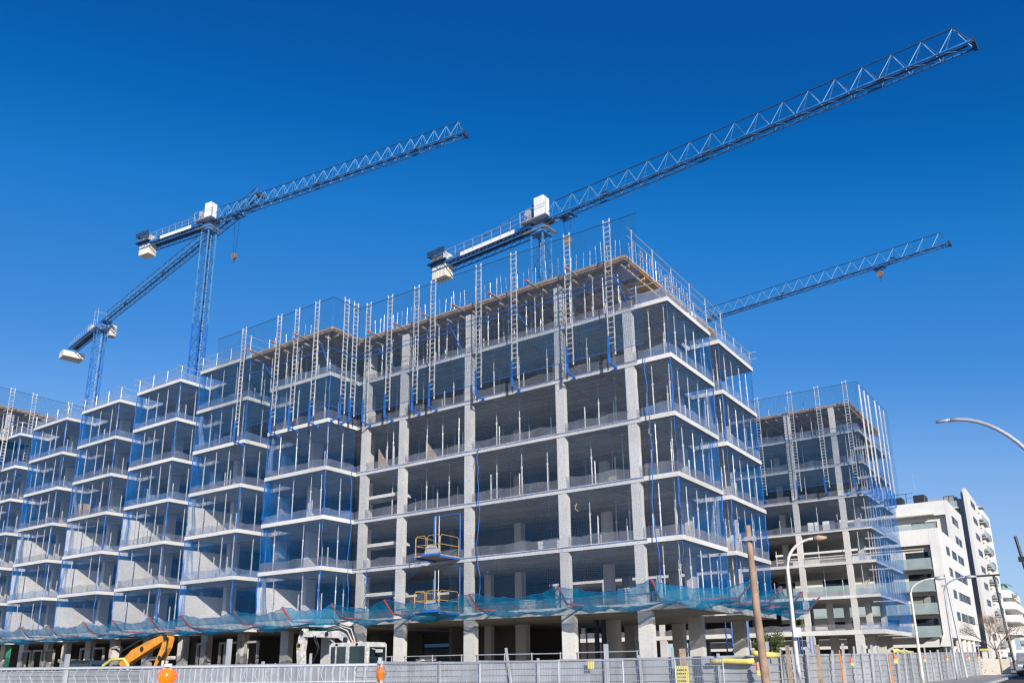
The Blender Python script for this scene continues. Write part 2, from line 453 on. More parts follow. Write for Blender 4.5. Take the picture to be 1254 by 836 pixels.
def columns(parent, xs, ys, lv, w=.73, d=.36, mat='concrete_column', zbot=None):
    for i in lv:
        for x in xs:
            for y in ys:
                z0 = LV[i] if i else (zbot if zbot is not None else -1)
                z1 = LV[i + 1] - TH if i else LV[1] - .36
                ww = w if (i == 0 or w < .7) else .50
                emit('column', MB().box(x, x + ww, y, y + d, z0 + .003, z1 - .003), mat, parent)

# ---- main block -------------------------------------------------------
mainb = thing('concrete_building_frame', 'tallest near concrete frame of flats under construction with a plywood deck on top', 'building', (-27, 42, 0))
XL, XR, YF, YB = -37.0, -17.0, 36.0, 49.6
for i in range(1, 7):
    th = .36 if i == 1 else TH
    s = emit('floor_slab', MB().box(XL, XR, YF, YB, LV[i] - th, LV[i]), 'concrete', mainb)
    skirt(s, [(XL + .05, YF + .06), (XR, YF + .06)], LV[i], .5 if i < 6 else .3)
    for (y0, y1) in ((36.0, 41.85), (43.1, 48.95)):
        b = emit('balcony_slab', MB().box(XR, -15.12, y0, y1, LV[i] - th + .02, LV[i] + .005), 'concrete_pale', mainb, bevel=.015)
        skirt(b, [(XR + .05, y0 + .07), (-15.2, y0 + .07), (-15.2, y1 - .07), (XR + .05, y1 - .07)], LV[i], .55, 'net_skirt_blue' if i > 3 else 'net_skirt')
CX = [-36.6, -33.36, -28.22, -21.96, -17.72]
columns(mainb, CX, [36.03], range(0, 6), zbot=-.5)
for x in CX[1:4]: emit('column', MB().box(x, x + .50, 36.1, 36.42, LV[6] + .003, 22.2), 'concrete_column', mainb)
columns(mainb, [-28.9, -22.7, -17.72], [42.0], range(0, 6), d=.5, mat='concrete_column', zbot=-.5)
columns(mainb, [-34.5, -29.5, -24.9, -21.6, -17.72], [48.6], range(0, 6), d=.5, zbot=-.5)
columns(mainb, [-31.4], [42.2], range(0, 2), w=.5, zbot=-.5)
for i in range(0, 6):   # stair core, partition walls
    z0 = LV[i] + .003 if i else -.5; z1 = (LV[i + 1] - (.36 if i == 0 else TH)) - .003
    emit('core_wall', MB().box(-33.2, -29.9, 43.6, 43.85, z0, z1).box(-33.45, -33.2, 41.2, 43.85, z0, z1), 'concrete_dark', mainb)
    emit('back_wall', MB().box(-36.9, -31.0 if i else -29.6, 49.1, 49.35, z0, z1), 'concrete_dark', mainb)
    if i in (0, 1):
        st = MB()
        for k in range(10): st.box(-35.6 + k * .28, -35.6 + k * .28 + .3, 38.0, 39.2, z0 + (1.2 if i == 0 else 0) + k * .17 - .16 , z0 + (1.2 if i == 0 else 0) + k * .17 + .12)
        emit('stair_flight', st, 'concrete', mainb)
for i in (1, 2, 3):   # short landings seen between the first two columns
    emit('landing_slab', MB().box(-37.6, -34.2, 37.0, 38.2, LV[i] + 1.42, LV[i] + 1.62), 'concrete_pale', mainb)
for (x, z, h) in ((-36.2, LV[4], 1.7), (-32.2, LV[4], 1.6)):
    emit('plywood_board', MB().prism([(x, z + .02), (x + .9, z + .02), (x + .9, z + .5), (x, z + h)], 'y', 37.2, 37.24), 'timber', mainb)
# plank in third bay
def rnd(a, b): return random.uniform(a, b)
def prop(x, y, z, h, short, place): PROPS.append((x, y, z, h, short, place))
for i in range(1, 6):
    H = LV[i + 1] - TH - LV[i]
    bays = list(zip(CX, CX[1:]))
    for bi, (a, b) in enumerate(bays):
        if i == 1: continue
        n = 2 if b - a < 4.5 else 3
        if i == 2 and bi != 3: continue
        for k in range(n):
            x = a + .9 + (b - a - 1.1) * (k + .5) / n + rnd(-.35, .35)
            prop(x, rnd(36.6, 37.6), LV[i], H, False, ('bay', i, bi))
        for k in range(n):
            x = a + .9 + (b - a - 1.1) * (k + .25) / n + rnd(-.3, .3)
            prop(x, rnd(37.0, 39.0), LV[i], rnd(1.5, 1.8), True, ('bay', i, bi))
        for k in range(2): prop(rnd(a + 1, b - .3), rnd(39.5, 41.5), LV[i], H, False, ('bay', i, bi))
    for st, (y0, y1) in enumerate(((36.0, 41.85), (43.1, 48.95))):
        for k in range(5): prop(-15.5, y0 + .35 + k * (y1 - y0 - .7) / 4 + rnd(-.1, .1), LV[i], H, False, ('corner', i, st))
        prop(-16.35, y0 + .3, LV[i], H, False, ('corner', i, st))
        if i < 5: prop(-16.9 + rnd(-.1, .1), y0 + .8, LV[i], rnd(1.3, 1.6), True, ('corner', i, st))
        prop(-16.4, y0 + 2.2, LV[i], H, False, ('corner', i, st))
        prop(-16.2, y0 + 4.0, LV[i], 1.5, True, ('corner', i, st))

# ---- left wing --------------------------------------------------------
wing = thing('concrete_building_frame', 'long lower concrete frame on the left with a row of projecting balcony stacks', 'building', (-65, 42, 0))
WX0 = -118.0
for i in range(1, 8):
    th = .45 if i == 1 else TH
    x1 = -37.0 - .004 if i < 7 else -45.1
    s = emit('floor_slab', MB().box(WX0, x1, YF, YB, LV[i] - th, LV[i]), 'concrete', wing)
    skirt(s, [(WX0, YF + .06), (x1, YF + .06)], LV[i], .5)
UNITS = [-37.0 - 8.165 * k for k in range(10)]       # right-hand corner of each balcony stack
for k, xr in enumerate(UNITS):
    xl = xr - 5.75
    for i in range(1, 8):
        if i == 7 and k == 0: continue
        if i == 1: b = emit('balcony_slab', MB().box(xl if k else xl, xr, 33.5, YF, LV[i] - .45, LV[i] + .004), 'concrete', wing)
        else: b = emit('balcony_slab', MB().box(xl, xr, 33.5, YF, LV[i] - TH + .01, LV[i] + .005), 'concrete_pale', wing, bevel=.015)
        skirt(b, [(xl + .07, 35.9), (xl + .07, 33.57), (xr - .07, 33.57), (xr - .07, 35.9)], LV[i], .5, 'net_skirt_blue' if i > 5 or (i + k) % 3 == 0 else 'net_skirt')
        if i == 7: continue
        H = LV[i + 1] - TH - LV[i]
        if 1 <= i <= (3 if k else 1):
            if not (i == 3 and k in (1,)) or True:
                emit('party_wall', MB().box(xl + .02, xl + .28, 33.56, 36.9, LV[i] + .006, LV[i] + 2.13), 'concrete_pale', wing)
        emit('column', MB().box(xl + 1.0, xl + 1.4, 36.3, 37.1, LV[i] + .003, LV[i + 1] - TH - .003), 'concrete_column', wing)
        emit('column', MB().box(xr - .9, xr - .45, 37.4, 38.1, LV[i] + .003, LV[i + 1] - TH - .003), 'concrete_column', wing)
        if k < 9 and i >= (2 if k % 2 else 1):
            for q in range(4):
                if i <= 2 and q in (1, ): continue
                prop(xl + 1.2 + q * 1.35 + rnd(-.2, .2), 33.8 + rnd(-.05, .1), LV[i], H, False, ('stack', i, k))
            for q in range(2): prop(xl + 1.0 + rnd(0, 4), rnd(34.6, 35.6), LV[i], rnd(1.4, 1.7), True, ('stack', i, k))
            if k < 6:
                prop(xr - .45, 35.2, LV[i], H, False, ('stack', i, k)); prop(rnd(xl + 1, xr - 1), rnd(36.8, 38), LV[i], H, False, ('stack', i, k))
for i in range(1, 7):
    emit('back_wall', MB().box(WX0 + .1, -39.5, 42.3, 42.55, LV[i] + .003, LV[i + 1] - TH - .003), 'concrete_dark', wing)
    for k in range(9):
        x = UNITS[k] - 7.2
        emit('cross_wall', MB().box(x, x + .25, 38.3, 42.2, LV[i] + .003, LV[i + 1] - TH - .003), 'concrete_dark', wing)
for x in [-39.4, -43.2, -47.6, -51.6, -54.3, -58.7, -63.2, -66.8, -70.4, -73.4, -77.6, -81, -86, -91, -96]:
    emit('column', MB().box(x, x + .75, 36.03, 36.45, -.5, LV[1] - .46), 'concrete_column', wing)
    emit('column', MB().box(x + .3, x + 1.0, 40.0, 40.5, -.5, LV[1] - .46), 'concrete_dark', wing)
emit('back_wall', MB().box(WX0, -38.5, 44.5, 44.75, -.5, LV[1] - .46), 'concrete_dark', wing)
# light steel door frames standing in the ground floor openings
for (a, b) in ((-76.7, -75.1), (-74.75, -73.2), (-72.7, -71.25), (-67.2, -65.6), (-65.25, -63.7), (-62.9, -61.3), (-51.8, -50.7), (-49.3, -48.6), (-48.2, -47.1), (-46.6, -45.2)):
    z = 3.52
    emit('door_frame', MB().box(a, a + .14, 35.85, 35.99, .2, z).box(b - .14, b, 35.85, 35.99, .2, z).box(a + .143, b - .143, 35.85, 35.99, z - .14, z), 'frame_steel', wing)
for (a, b) in ((-70.9, -68.2), (-57.9, -54.9)):
    emit('sill_beam', MB().box(a, b, 36.1, 36.35, 2.45, 2.7), 'concrete', wing)
emit('brick_infill', MB().box(-84, -79.5, 36.1, 36.35, -.3, 3.6), 'brick_wall', wing)
emit('green_sheet', MB().box(-79.2, -78.4, 35.7, 35.74, -.2, 4.0), 'green_cloth', wing)
emit('brick_pallet', MB().box(-67.5, -66.6, 34.2, 34.9, LV[4] + .05, LV[4] + 1.35), 'timber', wing)
# far left: one more storey under formwork
def deck(name, label, x0, x1, y0, y1, z, joists=True, rebars=(), xj=None):
    t = thing(name, label, 'formwork deck', ((x0 + x1) / 2, (y0 + y1) / 2, z))
    emit('deck_panel', MB().box(x0, x1, y0, y1, z, z + .10), 'plywood', t)
    emit('edge_board', MB().box(x0, x1, y0 - .05, y0 - .003, z + .10, z + .26).box(x1 + .003, x1 + .05, y0, y1, z + .10, z + .26), 'timber', t)
    mb = MB(); y = y0 + .5
    while y < y1: mb.box(x0 + .05, x1 - .05, y, y + .1, z - .2, z - .003); y += 1.9
    emit('bearer', mb, 'timber', t)
    mb = MB(); x = x0 + .3
    while x < x1 - .1: mb.box(x, x + .08, y0 + .02, y1 - .05, z - .32, z - .203); x += 1.0
    tag(emit('secondary_joists', mb, 'timber', t), kind='stuff')
    emit('fresh_slab', MB().box(x0 + .05, x1 - .05, y0 + .1, y1 - .05, z + .103, z + .30), 'concrete', t)
    for (x, y, h) in rebars:
        emit('rebar', MB().bar((x, y, z + .3), (x + rnd(-.07, .07), y + rnd(-.05, .05), z + .3 + h * rnd(.85, 1.05)), .020, n=4), 'rebar' if random.random() < .12 else 'galv', t)
    if xj:
        for x in xj:
            o = emit('cantilever_beam', MB().box(x - .06, x + .06, y0 - 1.05, y0 + .8, z - .06, z + .02), 'timber', t)
            emit('beam_tip', MB().box(x - .065, x + .065, y0 - 1.12, y0 - 1.053, z - .065, z + .025), 'red_steel', o)
    return t
reb = [(-36.6 + k * .4 + rnd(-.06, .06), 36.5, rnd(1.3, 1.45)) for k in range(48)] + [(-17.5, 36.9 + k * .42, rnd(1.2, 1.6)) for k in range(20)] + [(-27 + k * .5, 43, 1.4) for k in range(8)] 
deck('formwork_deck', 'plywood formwork deck bristling with rebar on top of the tallest near block', -36.95, -17.35, 36.0, 49.3, 22.55, rebars=reb, xj=[-35.2, -33.0, -30.6, -28.3, -25.6, -23.0, -20.4])
deck('formwork_deck', 'plywood formwork deck over the balcony stack left of the tallest block', -45.0, -36.99, 33.5, 42.4, 22.58, rebars=[(-44 + k * .6, 34.1, rnd(.8, 1.3)) for k in range(9)], xj=[-44.0, -41.6, -39.4])
deck('formwork_deck', 'brown plywood formwork deck at the far left edge of the site', -112, -80.8, 32.6, 48.5, 25.6, rebars=[])
farl = thing('concrete_building_frame', 'concrete storeys carrying the brown formwork deck at the far left edge', 'building', (-95, 40, 22))
emit('floor_slab', MB().box(-112, -80.85, 32.7, 48.4, LV[7] - .25, LV[7] + .02), 'concrete', farl)
for x in (-81.5, -86, -91, -97): emit('column', MB().box(x, x + .5, 33.6, 34.1, LV[7] + .03, 25.25), 'concrete_column', farl)
for y in (37.5, 42.5, 47): emit('column', MB().box(-81.5, -81.0, y, y + .5, LV[7] + .03, 25.25), 'concrete_column', farl)
for k in range(22): prop(-81.1 - rnd(0, 6) * (k % 2), 33.2 + k * .65, LV[7] + .02, 25.25 - LV[7], False, ('farleft', 7, 0))
# dense props below the decks
for r_, y in enumerate((36.5, 37.9, 39.3, 40.7, 42.4, 44.5, 47.0)):
    for k in range((24, 18, 14, 12, 9, 9, 9)[r_]):
        prop(-36.4 + k * (.8, 1.05, 1.38, 1.6, 2.1, 2.1, 2.1)[r_] + rnd(-.3, .3), y + rnd(-.2, .2), LV[6], 22.23 - LV[6], False, ('deck', 6, 0))
for r_, y in enumerate((33.9, 35.3, 36.9, 38.6)):
    for k in range(6): prop(-44.6 + k * 1.4 + rnd(-.25, .25), y + rnd(-.2, .2), LV[6], 22.26 - LV[6], False, ('deck', 6, 1))

# ---- right-hand block further down the street --------------------------
Y2 = 79.2
rb = thing('concrete_building_frame', 'separate concrete frame further down the street, right of the near block', 'building', (-30, 85, 0))
for i in range(1, 8):
    th = .4 if i == 1 else TH
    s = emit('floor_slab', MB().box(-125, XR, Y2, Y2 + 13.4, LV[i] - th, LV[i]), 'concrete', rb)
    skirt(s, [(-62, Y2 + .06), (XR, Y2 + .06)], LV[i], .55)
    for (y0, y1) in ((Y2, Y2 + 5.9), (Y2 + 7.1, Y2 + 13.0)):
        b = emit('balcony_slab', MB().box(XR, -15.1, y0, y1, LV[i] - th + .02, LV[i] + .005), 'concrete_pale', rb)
        skirt(b, [(XR + .05, y0 + .07), (-15.2, y0 + .07), (-15.2, y1 - .07)], LV[i], .6, 'net_skirt_blue')
        if 1 < i < 7:
            H = LV[i + 1] - TH - LV[i]
            for k in range(5): prop(-15.5, y0 + .4 + k * 1.25, LV[i], H, False, ('far', i, 0))
            prop(-16.4, y0 + .3, LV[i], H, False, ('far', i, 0)); prop(-16.2, y0 + 1.8, LV[i], 1.5, True, ('far', i, 0))
CX2 = [-17.64, -21.93, -28.0, -33.2, -36.6, -43, -49, -55]
emit('ground_wall', MB().box(-124, -40, Y2 + 6, Y2 + 6.2, -.1, LV[1] - .41), 'concrete', rb)
columns(rb, CX2, [Y2 + .03], range(0, 8), zbot=-.2)
columns(rb, [-17.64, -21.2, -24.9, -31, -37, -43, -49], [Y2 + 5.5, Y2 + 12.3], range(0, 2), d=.5, zbot=-.2)
columns(rb, [-17.64, -24.9, -31], [Y2 + 5.5], range(2, 7), d=.5)
columns(rb, [-17.6], [Y2 + 4.3, Y2 + 8.8], range(0, 1), zbot=-.2)
for i in range(2, 7):
    for k in range(10):
        H = LV[i + 1] - TH - LV[i]
        prop(-18.5 - k * 1.9 + rnd(-.5, .5), Y2 + rnd(.7, 2), LV[i], H if k % 3 else 1.6, k % 3 == 0, ('far', i, 0))
for k in range(40): prop(-16.4 - rnd(0, 16), Y2 + rnd(.5, 7), LV[7], 25.05 - LV[7], False, ('far', 7, 0))
for i in range(1, 7): emit('back_wall', MB().box(-124, -28 if i < 4 else -20, Y2 + 13.0, Y2 + 13.2, LV[i] + .003, LV[i + 1] - TH - .003), 'concrete_dark', rb)
for (a, b) in ((-21.0, -20.0), (-19.6, -18.5), (-18.2, -17.9)): emit('white_board', MB().box(a, b, Y2 + 1.2, Y2 + 1.3, LV[4] + .01, LV[4] + 1.0), 'white_paint', rb)
deck('formwork_deck', 'plywood formwork deck on top of the farther right-hand frame', -62, -15.6, Y2, Y2 + 13.2, 25.35, rebars=[(-20 - k * 1.7, Y2 + .5, .9) for k in range(12)])

# ------------------------------------------------------------------ shoring props
def build_prop(h, short):
    o = MB(); L = h if short else min(1.75, h * .62)
    o.bar((0, 0, .02), (0, 0, L), .036, n=6); o.box(-.08, .08, -.08, .08, 0, .018)
    if not short: o.bar((0, 0, L - .12), (0, 0, L), .055, n=6)
    me = emit('shoring_prop', o, 'prop_white', local=True)
    if not short:
        i = MB().bar((0, 0, L), (0, 0, h - .02), .028, n=6).box(-.10, .10, -.10, .10, h - .02, h - .002)
        emit('inner_tube', i, 'prop_dark' if random.random() < .0 else 'galv', me, local=True)
    return me
def dist(p): return math.hypot(p[0], p[1]) * (1.0 if p[5][0] != 'farleft' else 1.3)
PROPS.sort(key=lambda p: (dist(p) - (6 if not p[4] else 0)))
NEAR = PROPS[:292]; REST = PROPS[292:]
cache = {}
seen = {}
def where(pl):
    k, i, j = pl
    if k == 'bay': return "on %s floor, %s front bay from right" % (FLOOR[i], ORD[4 - j])
    if k == 'corner': return "on %s floor balcony of %s stack" % (FLOOR[i], 'corner' if j == 0 else 'rear street')
    if k == 'stack': return "on %s floor of %s left wing balcony" % (FLOOR[i], ORD[j + 1])
    if k == 'deck': return "under the %s formwork deck" % ('main' if j == 0 else 'smaller')
    return "in the far block"
NEAR.sort(key=lambda p: (p[5], p[4], -p[0], p[1]))
for (x, y, z, h, short, pl) in NEAR:
    key = (round(h, 2), short)
    if key not in cache:
        o = build_prop(h, short); cache[key] = o
    else: o = copy_tree(cache[key])
    o.location = (x, y, z + .004)
    o.rotation_euler = (R(rnd(-1.3, 1.3)) if short else R(rnd(-.5, .5)), R(rnd(-.5, .5)), rnd(0, 3))
    n = seen.get((pl, short), 0) + 1; seen[(pl, short)] = n
    lab = ("%s prop %s, %s from right" % ('short' if short else 'tall', where(pl), ORD[n]) if n < len(ORD) else "tall grey prop %s, among the crowded rear ones" % where(pl))
    tag(o, lab, 'prop', 'steel shoring props standing on the open floors')
mb = MB()
for (x, y, z, h, short, pl) in REST:
    L = h if short else 1.75
    mb.bar((x, y, z + .004), (x + rnd(-.01, .01), y, z + L), .036, n=4, cap=False)
    if not short: mb.bar((x, y, z + L), (x, y, z + h - .01), .028, n=4, cap=False)
tag(emit('shoring_prop', mb, 'prop_white'), 'remaining thin steel props crowded on the rear and far floors', 'props', 'steel shoring props standing on the open floors', 'stuff')
# blue braces tied diagonally under the decks
for (x0, x1, y, z0, z1, lb) in ((-44.0, -42.2, 33.7, 20.0, 22.0, 'left part of the smaller deck'), (-38.4, -37.4, 33.8, 20.0, 22.2, 'right part of the smaller deck'), (-35.6, -33.9, 36.2, 20.0, 21.9, 'left end of the main deck'), (-29.7, -28.5, 36.2, 20.0, 22.2, 'middle of the main deck'), (-25.0, -23.6, 36.2, 20.0, 22.2, 'main deck, right of its middle'), (-18.2, -17.4, 36.2, 20.0, 22.0, 'right corner of the main deck')):
    tag(emit('diagonal_brace', MB().bar((x1, y, z0), (x0, y, z1), .04, n=6), 'blue_steel', loc=((x0 + x1) / 2, y, z0)), 'blue diagonal brace under the ' + lb, 'brace', 'blue diagonal braces under the decks')

# ------------------------------------------------------------------ safety nets
zsM = [LV[i] for i in range(1, 6)] 
net_wall('safety_net', 'square mesh net across the whole front of the near block', [(-36.9, 35.95), (-28.9, 35.95), (-21.6, 35.95), (-16.95, 35.95)], [4.95] + [LV[i] - .05 for i in range(2, 7)], 'net_front', 'nets tied to the slab edges', amp=.05)
net_wall('safety_net', 'square mesh net closing the front of the street corner balconies', [(-16.95, 36.07), (-15.22, 36.07)], [LV[i] + .03 for i in range(1, 7)], 'net_front', 'nets tied to the slab edges', amp=.05, gap=TH + .03)
for st, (y0, y1) in enumerate(((36.0, 41.85), (43.1, 48.95))):
    net_wall('safety_net', 'blue net down the %s street-side balcony stack' % ('nearer' if st == 0 else 'farther'), [(-15.22, y0 + .1), (-15.22, y1 - .06), (-17.0, y1 - .06)] if st == 0 else [(-17.0, y0 + .08), (-15.22, y0 + .08), (-15.22, y1 - .06), (-17.0, y1 - .06)], [LV[i] + .03 for i in range(1, 7)], 'net_blue', 'nets tied to the slab edges', amp=.09, gap=TH + .03, dense=['net_blue', 'net_blue_dense'] if st == 0 else ['net_front', 'net_blue', 'net_blue_dense'])
for k, xr in enumerate(UNITS[:9]):
    xl = xr - 5.75; top = 6 if k == 0 else 7
    zz = [LV[i] + .03 for i in range(1, top + 1)]
    net_wall('safety_net', 'blue net wrapped round the %s balcony stack of the left wing' % (ORD[k + 1] if k < 8 else 'far leftmost'), [(xl + .05, 35.95), (xl + .05, 33.545), (xr - .05, 33.545), (xr - .05, 35.95)], zz, 'net_blue', 'nets tied to the slab edges', amp=.07, gap=TH + .03, dense=['net_blue_dense', 'net_blue', 'net_blue'])
def loose_fold(label, x, y, z0, z1, ax, wdt, mat='net_blue_dense'):
    sd = rnd(0, 9); nf = random.choice((5, 7, 9)); sw = rnd(-.35, .35)
    def fn(u, v):
        o = (u - .5) * wdt * (.35 + .65 * abs(1.1 - v * 1.3)); d = .09 * math.sin(u * nf * 2.2 + sd + v) + .05 * math.sin(v * 7 + sd)
        o += sw * (1 - v) ** 2
        return (x + (o if ax == 'x' else d), y + (d if ax == 'x' else o), z0 + (z1 - z0) * v)
    tag(emit('loose_net', MB().sheet(fn, 14, 10, lambda u, v: (u * wdt * 1.6, v * (z1 - z0))), mat, loc=(x, y, z0), smooth=True), label, 'loose net', 'loose gathered nets hanging at the balcony corners')
random.seed(5)
for k in range(7):
    xl = UNITS[k] - 5.75
    for i in range(1, 6 if k == 0 else 7):
        r0 = random.random()
        if r0 < .75: loose_fold('gathered net hanging at the left end of the %s wing balcony, %s floor' % (ORD[k + 1], FLOOR[i]), xl + .32, 33.75, LV[i] + rnd(.02, .5), LV[i + 1] - TH - .02, 'y' if r0 < .35 else 'x', rnd(.5, .9), 'net_blue_dense' if r0 < .55 else 'net_skirt_blue')
for i in range(1, 6):
    loose_fold('gathered net hanging between the two street-side balconies, %s floor' % FLOOR[i], -15.5, 41.5, LV[i] + .3, LV[i + 1] - TH - .02, 'x', .8, 'net_blue_dense' if i % 2 else 'net_skirt_blue')
# upper net hung from the masts round the decks
def top_net(label, pts, z0, z1, zr):
    t = net_wall('safety_net', label, pts, [z0, (z0 + z1) / 2, z1], 'net_top', 'nets hung from the masts round the decks', amp=.12, ropes=False)
    P = lambda z: [(*p, z) for p in pts]
    emit('top_rope', MB().tube(P(z1), .02, 5), 'rope_dark', t)
    emit('bottom_rope', MB().tube(P(z0), .018, 5), 'rope_blue', t)
    for z in zr: emit('tie_rail', MB().tube(P(z), .022, 5), 'blue_steel', t)
top_net('tall thin net hung in front of the deck on the tallest near block', [(-37.2, 35.2), (-27, 35.15), (-16.2, 35.2)], 17.2, 24.55, (20.95, 21.25))
top_net('tall thin net hung in front of the smaller deck left of the tallest block', [(-48.0, 32.75), (-40, 32.75), (-36.2, 32.75), (-36.2, 35.1)], 17.2, 24.4, (20.95,))
top_net('tall thin net hung round the deck of the farther right-hand frame', [(-40, 78.4), (-28, 78.4), (-14.6, 78.4), (-14.3, 91)], 17.8, 27.2, (22.6, 23.0))
top_net('thin net hung beside the far left formwork deck', [(-100, 31.8), (-80.0, 31.8), (-80.0, 44)], 23.0, 27.3, (24.3,))
net_wall('safety_net', 'blue net down the balconies of the farther right-hand frame', [(-15.0, Y2 + .0), (-15.0, Y2 + 6.0)], [4.6] + [LV[i] - .05 for i in range(2, 7)], 'net_blue', 'nets tied to the slab edges', amp=.16, dense=['net_blue_dense'])
net_wall('safety_net', 'blue net down the rear balconies of the farther right-hand frame', [(-17, Y2 + 7), (-15.0, Y2 + 7), (-15.0, Y2 + 13.1), (-17, Y2 + 13.1)], [4.6] + [LV[i] - .05 for i in range(2, 8)], 'net_blue', 'nets tied to the slab edges', amp=.16, dense=['net_front', 'net_blue_dense', 'net_blue_dense'])
net_wall('safety_net', 'thin mesh net across the front of the farther right-hand frame', [(-50, Y2 - .07), (-30, Y2 - .07), (-15.0, Y2 - .07)], [LV[i] - .05 for i in (4, 5, 6, 7)], 'net_front', 'nets tied to the slab edges', amp=.06)

# ------------------------------------------------------------------ ladder-like net masts
def build_mast(L, latt=True):
    t = thing('net_mast', None, 'mast')
    m = MB()
    if latt:
        for s in (-.185, .185): m.box(s - .025, s + .025, -.022, .022, -.55 if s > 0 else -.35, L)
        z = .1
        while z < L - .05: m.box(-.157, .157, -.015, .015, z, z + .036); z += .29
    else: m.box(-.07, .07, -.05, .05, 0, L)
    emit('ladder_frame' if latt else 'post', m, 'mast_white', t, local=True)
    f = MB().box(-.255, -.155, -.05, .05, -.95, .55).bar((-.205, 0, -.9), (-.205, .78, -.98), .055, n=4, off=0).box(-.27, -.14, .70, .78, -1.1, -.9)
    emit('foot_bracket', f, 'blue_steel', t, local=True)
    return t
mast0 = build_mast(7.25)
MG = 'ladder-like white masts holding up the top nets'
masts = [(-18.0, 35.25, 0, 'corner nearest the street'), (-20.5, 35.25, 0, 'bay left of the corner mast'), (-24.08, 35.25, 0, 'third from the street corner'), (-26.6, 35.25, 0, 'fourth from the street corner'),
         (-30.1, 35.25, 0, 'fifth from the street corner'), (-31.45, 35.25, 0, 'sixth from the street corner'), (-33.7, 35.25, 0, 'seventh from the street corner'), (-35.6, 35.25, 0, 'eighth from the street corner'),
         (-36.25, 34.75, 1, 'inner corner where the wing meets the tall block'), (-36.25, 33.93, 1, 'return side, beside the inner corner mast')]
first = True
for (x, y, s, lb) in masts:
    o = mast0 if first else copy_tree(mast0); first = False
    o.location = (x, y, 17.55); o.rotation_euler = (0, 0, R(90) if s else 0)
    tag(o, 'white ladder mast with blue foot, ' + lb, 'mast', MG)
for (x, lb) in ((-37.7, 'first left of the inner corner'), (-39.6, 'second left of the inner corner'), (-41.37, 'third left of the inner corner'), (-45.05, 'last one, on the wing')):
    o = copy_tree(mast0); o.location = (x, 32.75, 17.3); tag(o, 'white ladder mast with blue foot, ' + lb, 'mast', MG)
for (x, y, s, lb) in ((-80, 33.2, 1, 'front'), (-80, 35.2, 1, 'middle'), (-80, 38.6, 1, 'rear'),):
    o = copy_tree(mast0); o.location = (x, y, 20.3); o.rotation_euler = (0, 0, R(90)); tag(o, 'white ladder mast at the far left deck, %s one' % lb, 'mast', MG)
mast2 = build_mast(9.5)
for n, (x, lb) in enumerate(((-24.2, 'leftmost'), (-20.9, 'second from left'), (-18.3, 'third from left'), (-15.7, 'right-hand corner one'))):
    o = mast2 if n == 0 else copy_tree(mast2); o.location = (x, 78.45, 18.0)
    tag(o, 'ladder mast on the farther right-hand frame, ' + lb, 'mast', 'ladder masts on the far frame')
post0 = build_mast(9.4, False)
for n, (y, z) in enumerate(((78.1, 17.3), (80.1, 17.3), (81.8, 17.3), (85.0, 17.6), (87.1, 17.6), (89.1, 17.6))):
    o = post0 if n == 0 else copy_tree(post0); o.location = (-14.35, y, z); o.rotation_euler = (0, 0, R(90))
    tag(o, 'plain white net post on the street side of the far frame, %s from the camera' % ('nearest' if n == 0 else ORD[n + 1]), 'mast', 'plain white posts on the far frame')

# ------------------------------------------------------------------ guardrails on the roofs
def guardrail(label, pts, z, h=1.05, hs=(.55, 1.0), step=1.6, out=.0, group='guardrails along the top slabs', mat='galv', r=.028):
    t = thing('guardrail', label, 'guardrail', (pts[0][0], pts[0][1], z), 0, group)
    for a, b in zip(pts, pts[1:]):
        L = math.hypot(b[0] - a[0], b[1] - a[1]); n = max(1, round(L / step))
        d = ((b[0] - a[0]) / L, (b[1] - a[1]) / L)
        for k in range(n + 1):
            x, y = a[0] + d[0] * L * k / n, a[1] + d[1] * L * k / n
            emit('post', MB().bar((x, y, z), (x + rnd(-.03, .03), y, z + h), r * 1.15, n=6), mat, t)
        for q in hs:
            e = .45
            emit('rail', MB().bar((a[0] - d[0] * e, a[1] - d[1] * e, z + q), (b[0] + d[0] * e, b[1] + d[1] * e, z + q + rnd(-.03, .03)), r, n=6), mat, t)
    return t
for k, xr in enumerate(UNITS[1:9]):
    xl = xr - 5.75
    if k == 0: pts = [(xl + .1, 35.8), (xl + .1, 33.6), (-45.9, 33.6)]
    else: pts = [(xl + .1, 35.8), (xl + .1, 33.6), (xr - .1, 33.6), (xr - .1, 35.8)]
    guardrail('tube guardrail on top of the %s balcony stack of the left wing' % ORD[k + 2], pts, LV[7])
guardrail('tube guardrail on top of the street corner balcony', [(-16.9, 36.1), (-15.25, 36.15), (-15.25, 41.7)], LV[6], 1.1)
guardrail('tube guardrail on top of the rear street-side balcony', [(-15.25, 43.2), (-15.25, 48.9), (-16.8, 48.9)], LV[6], 1.1)
guardrail('tall three-rail guardrail along the street edge of the top deck', [(-16.95, 36.0), (-16.95, 49)], 22.2, 1.95, (.85, 1.4, 1.9), 2.4)
guardrail('short guardrail rising from the smaller deck, left end', [(-46.2, 34.2), (-46.2, 37)], LV[7], 1.9, (1.2, 1.8), 2)
guardrail('guardrail on the top slab of the far frame balconies', [(-15.3, 86.5), (-15.3, 92)], LV[7], 1.1)
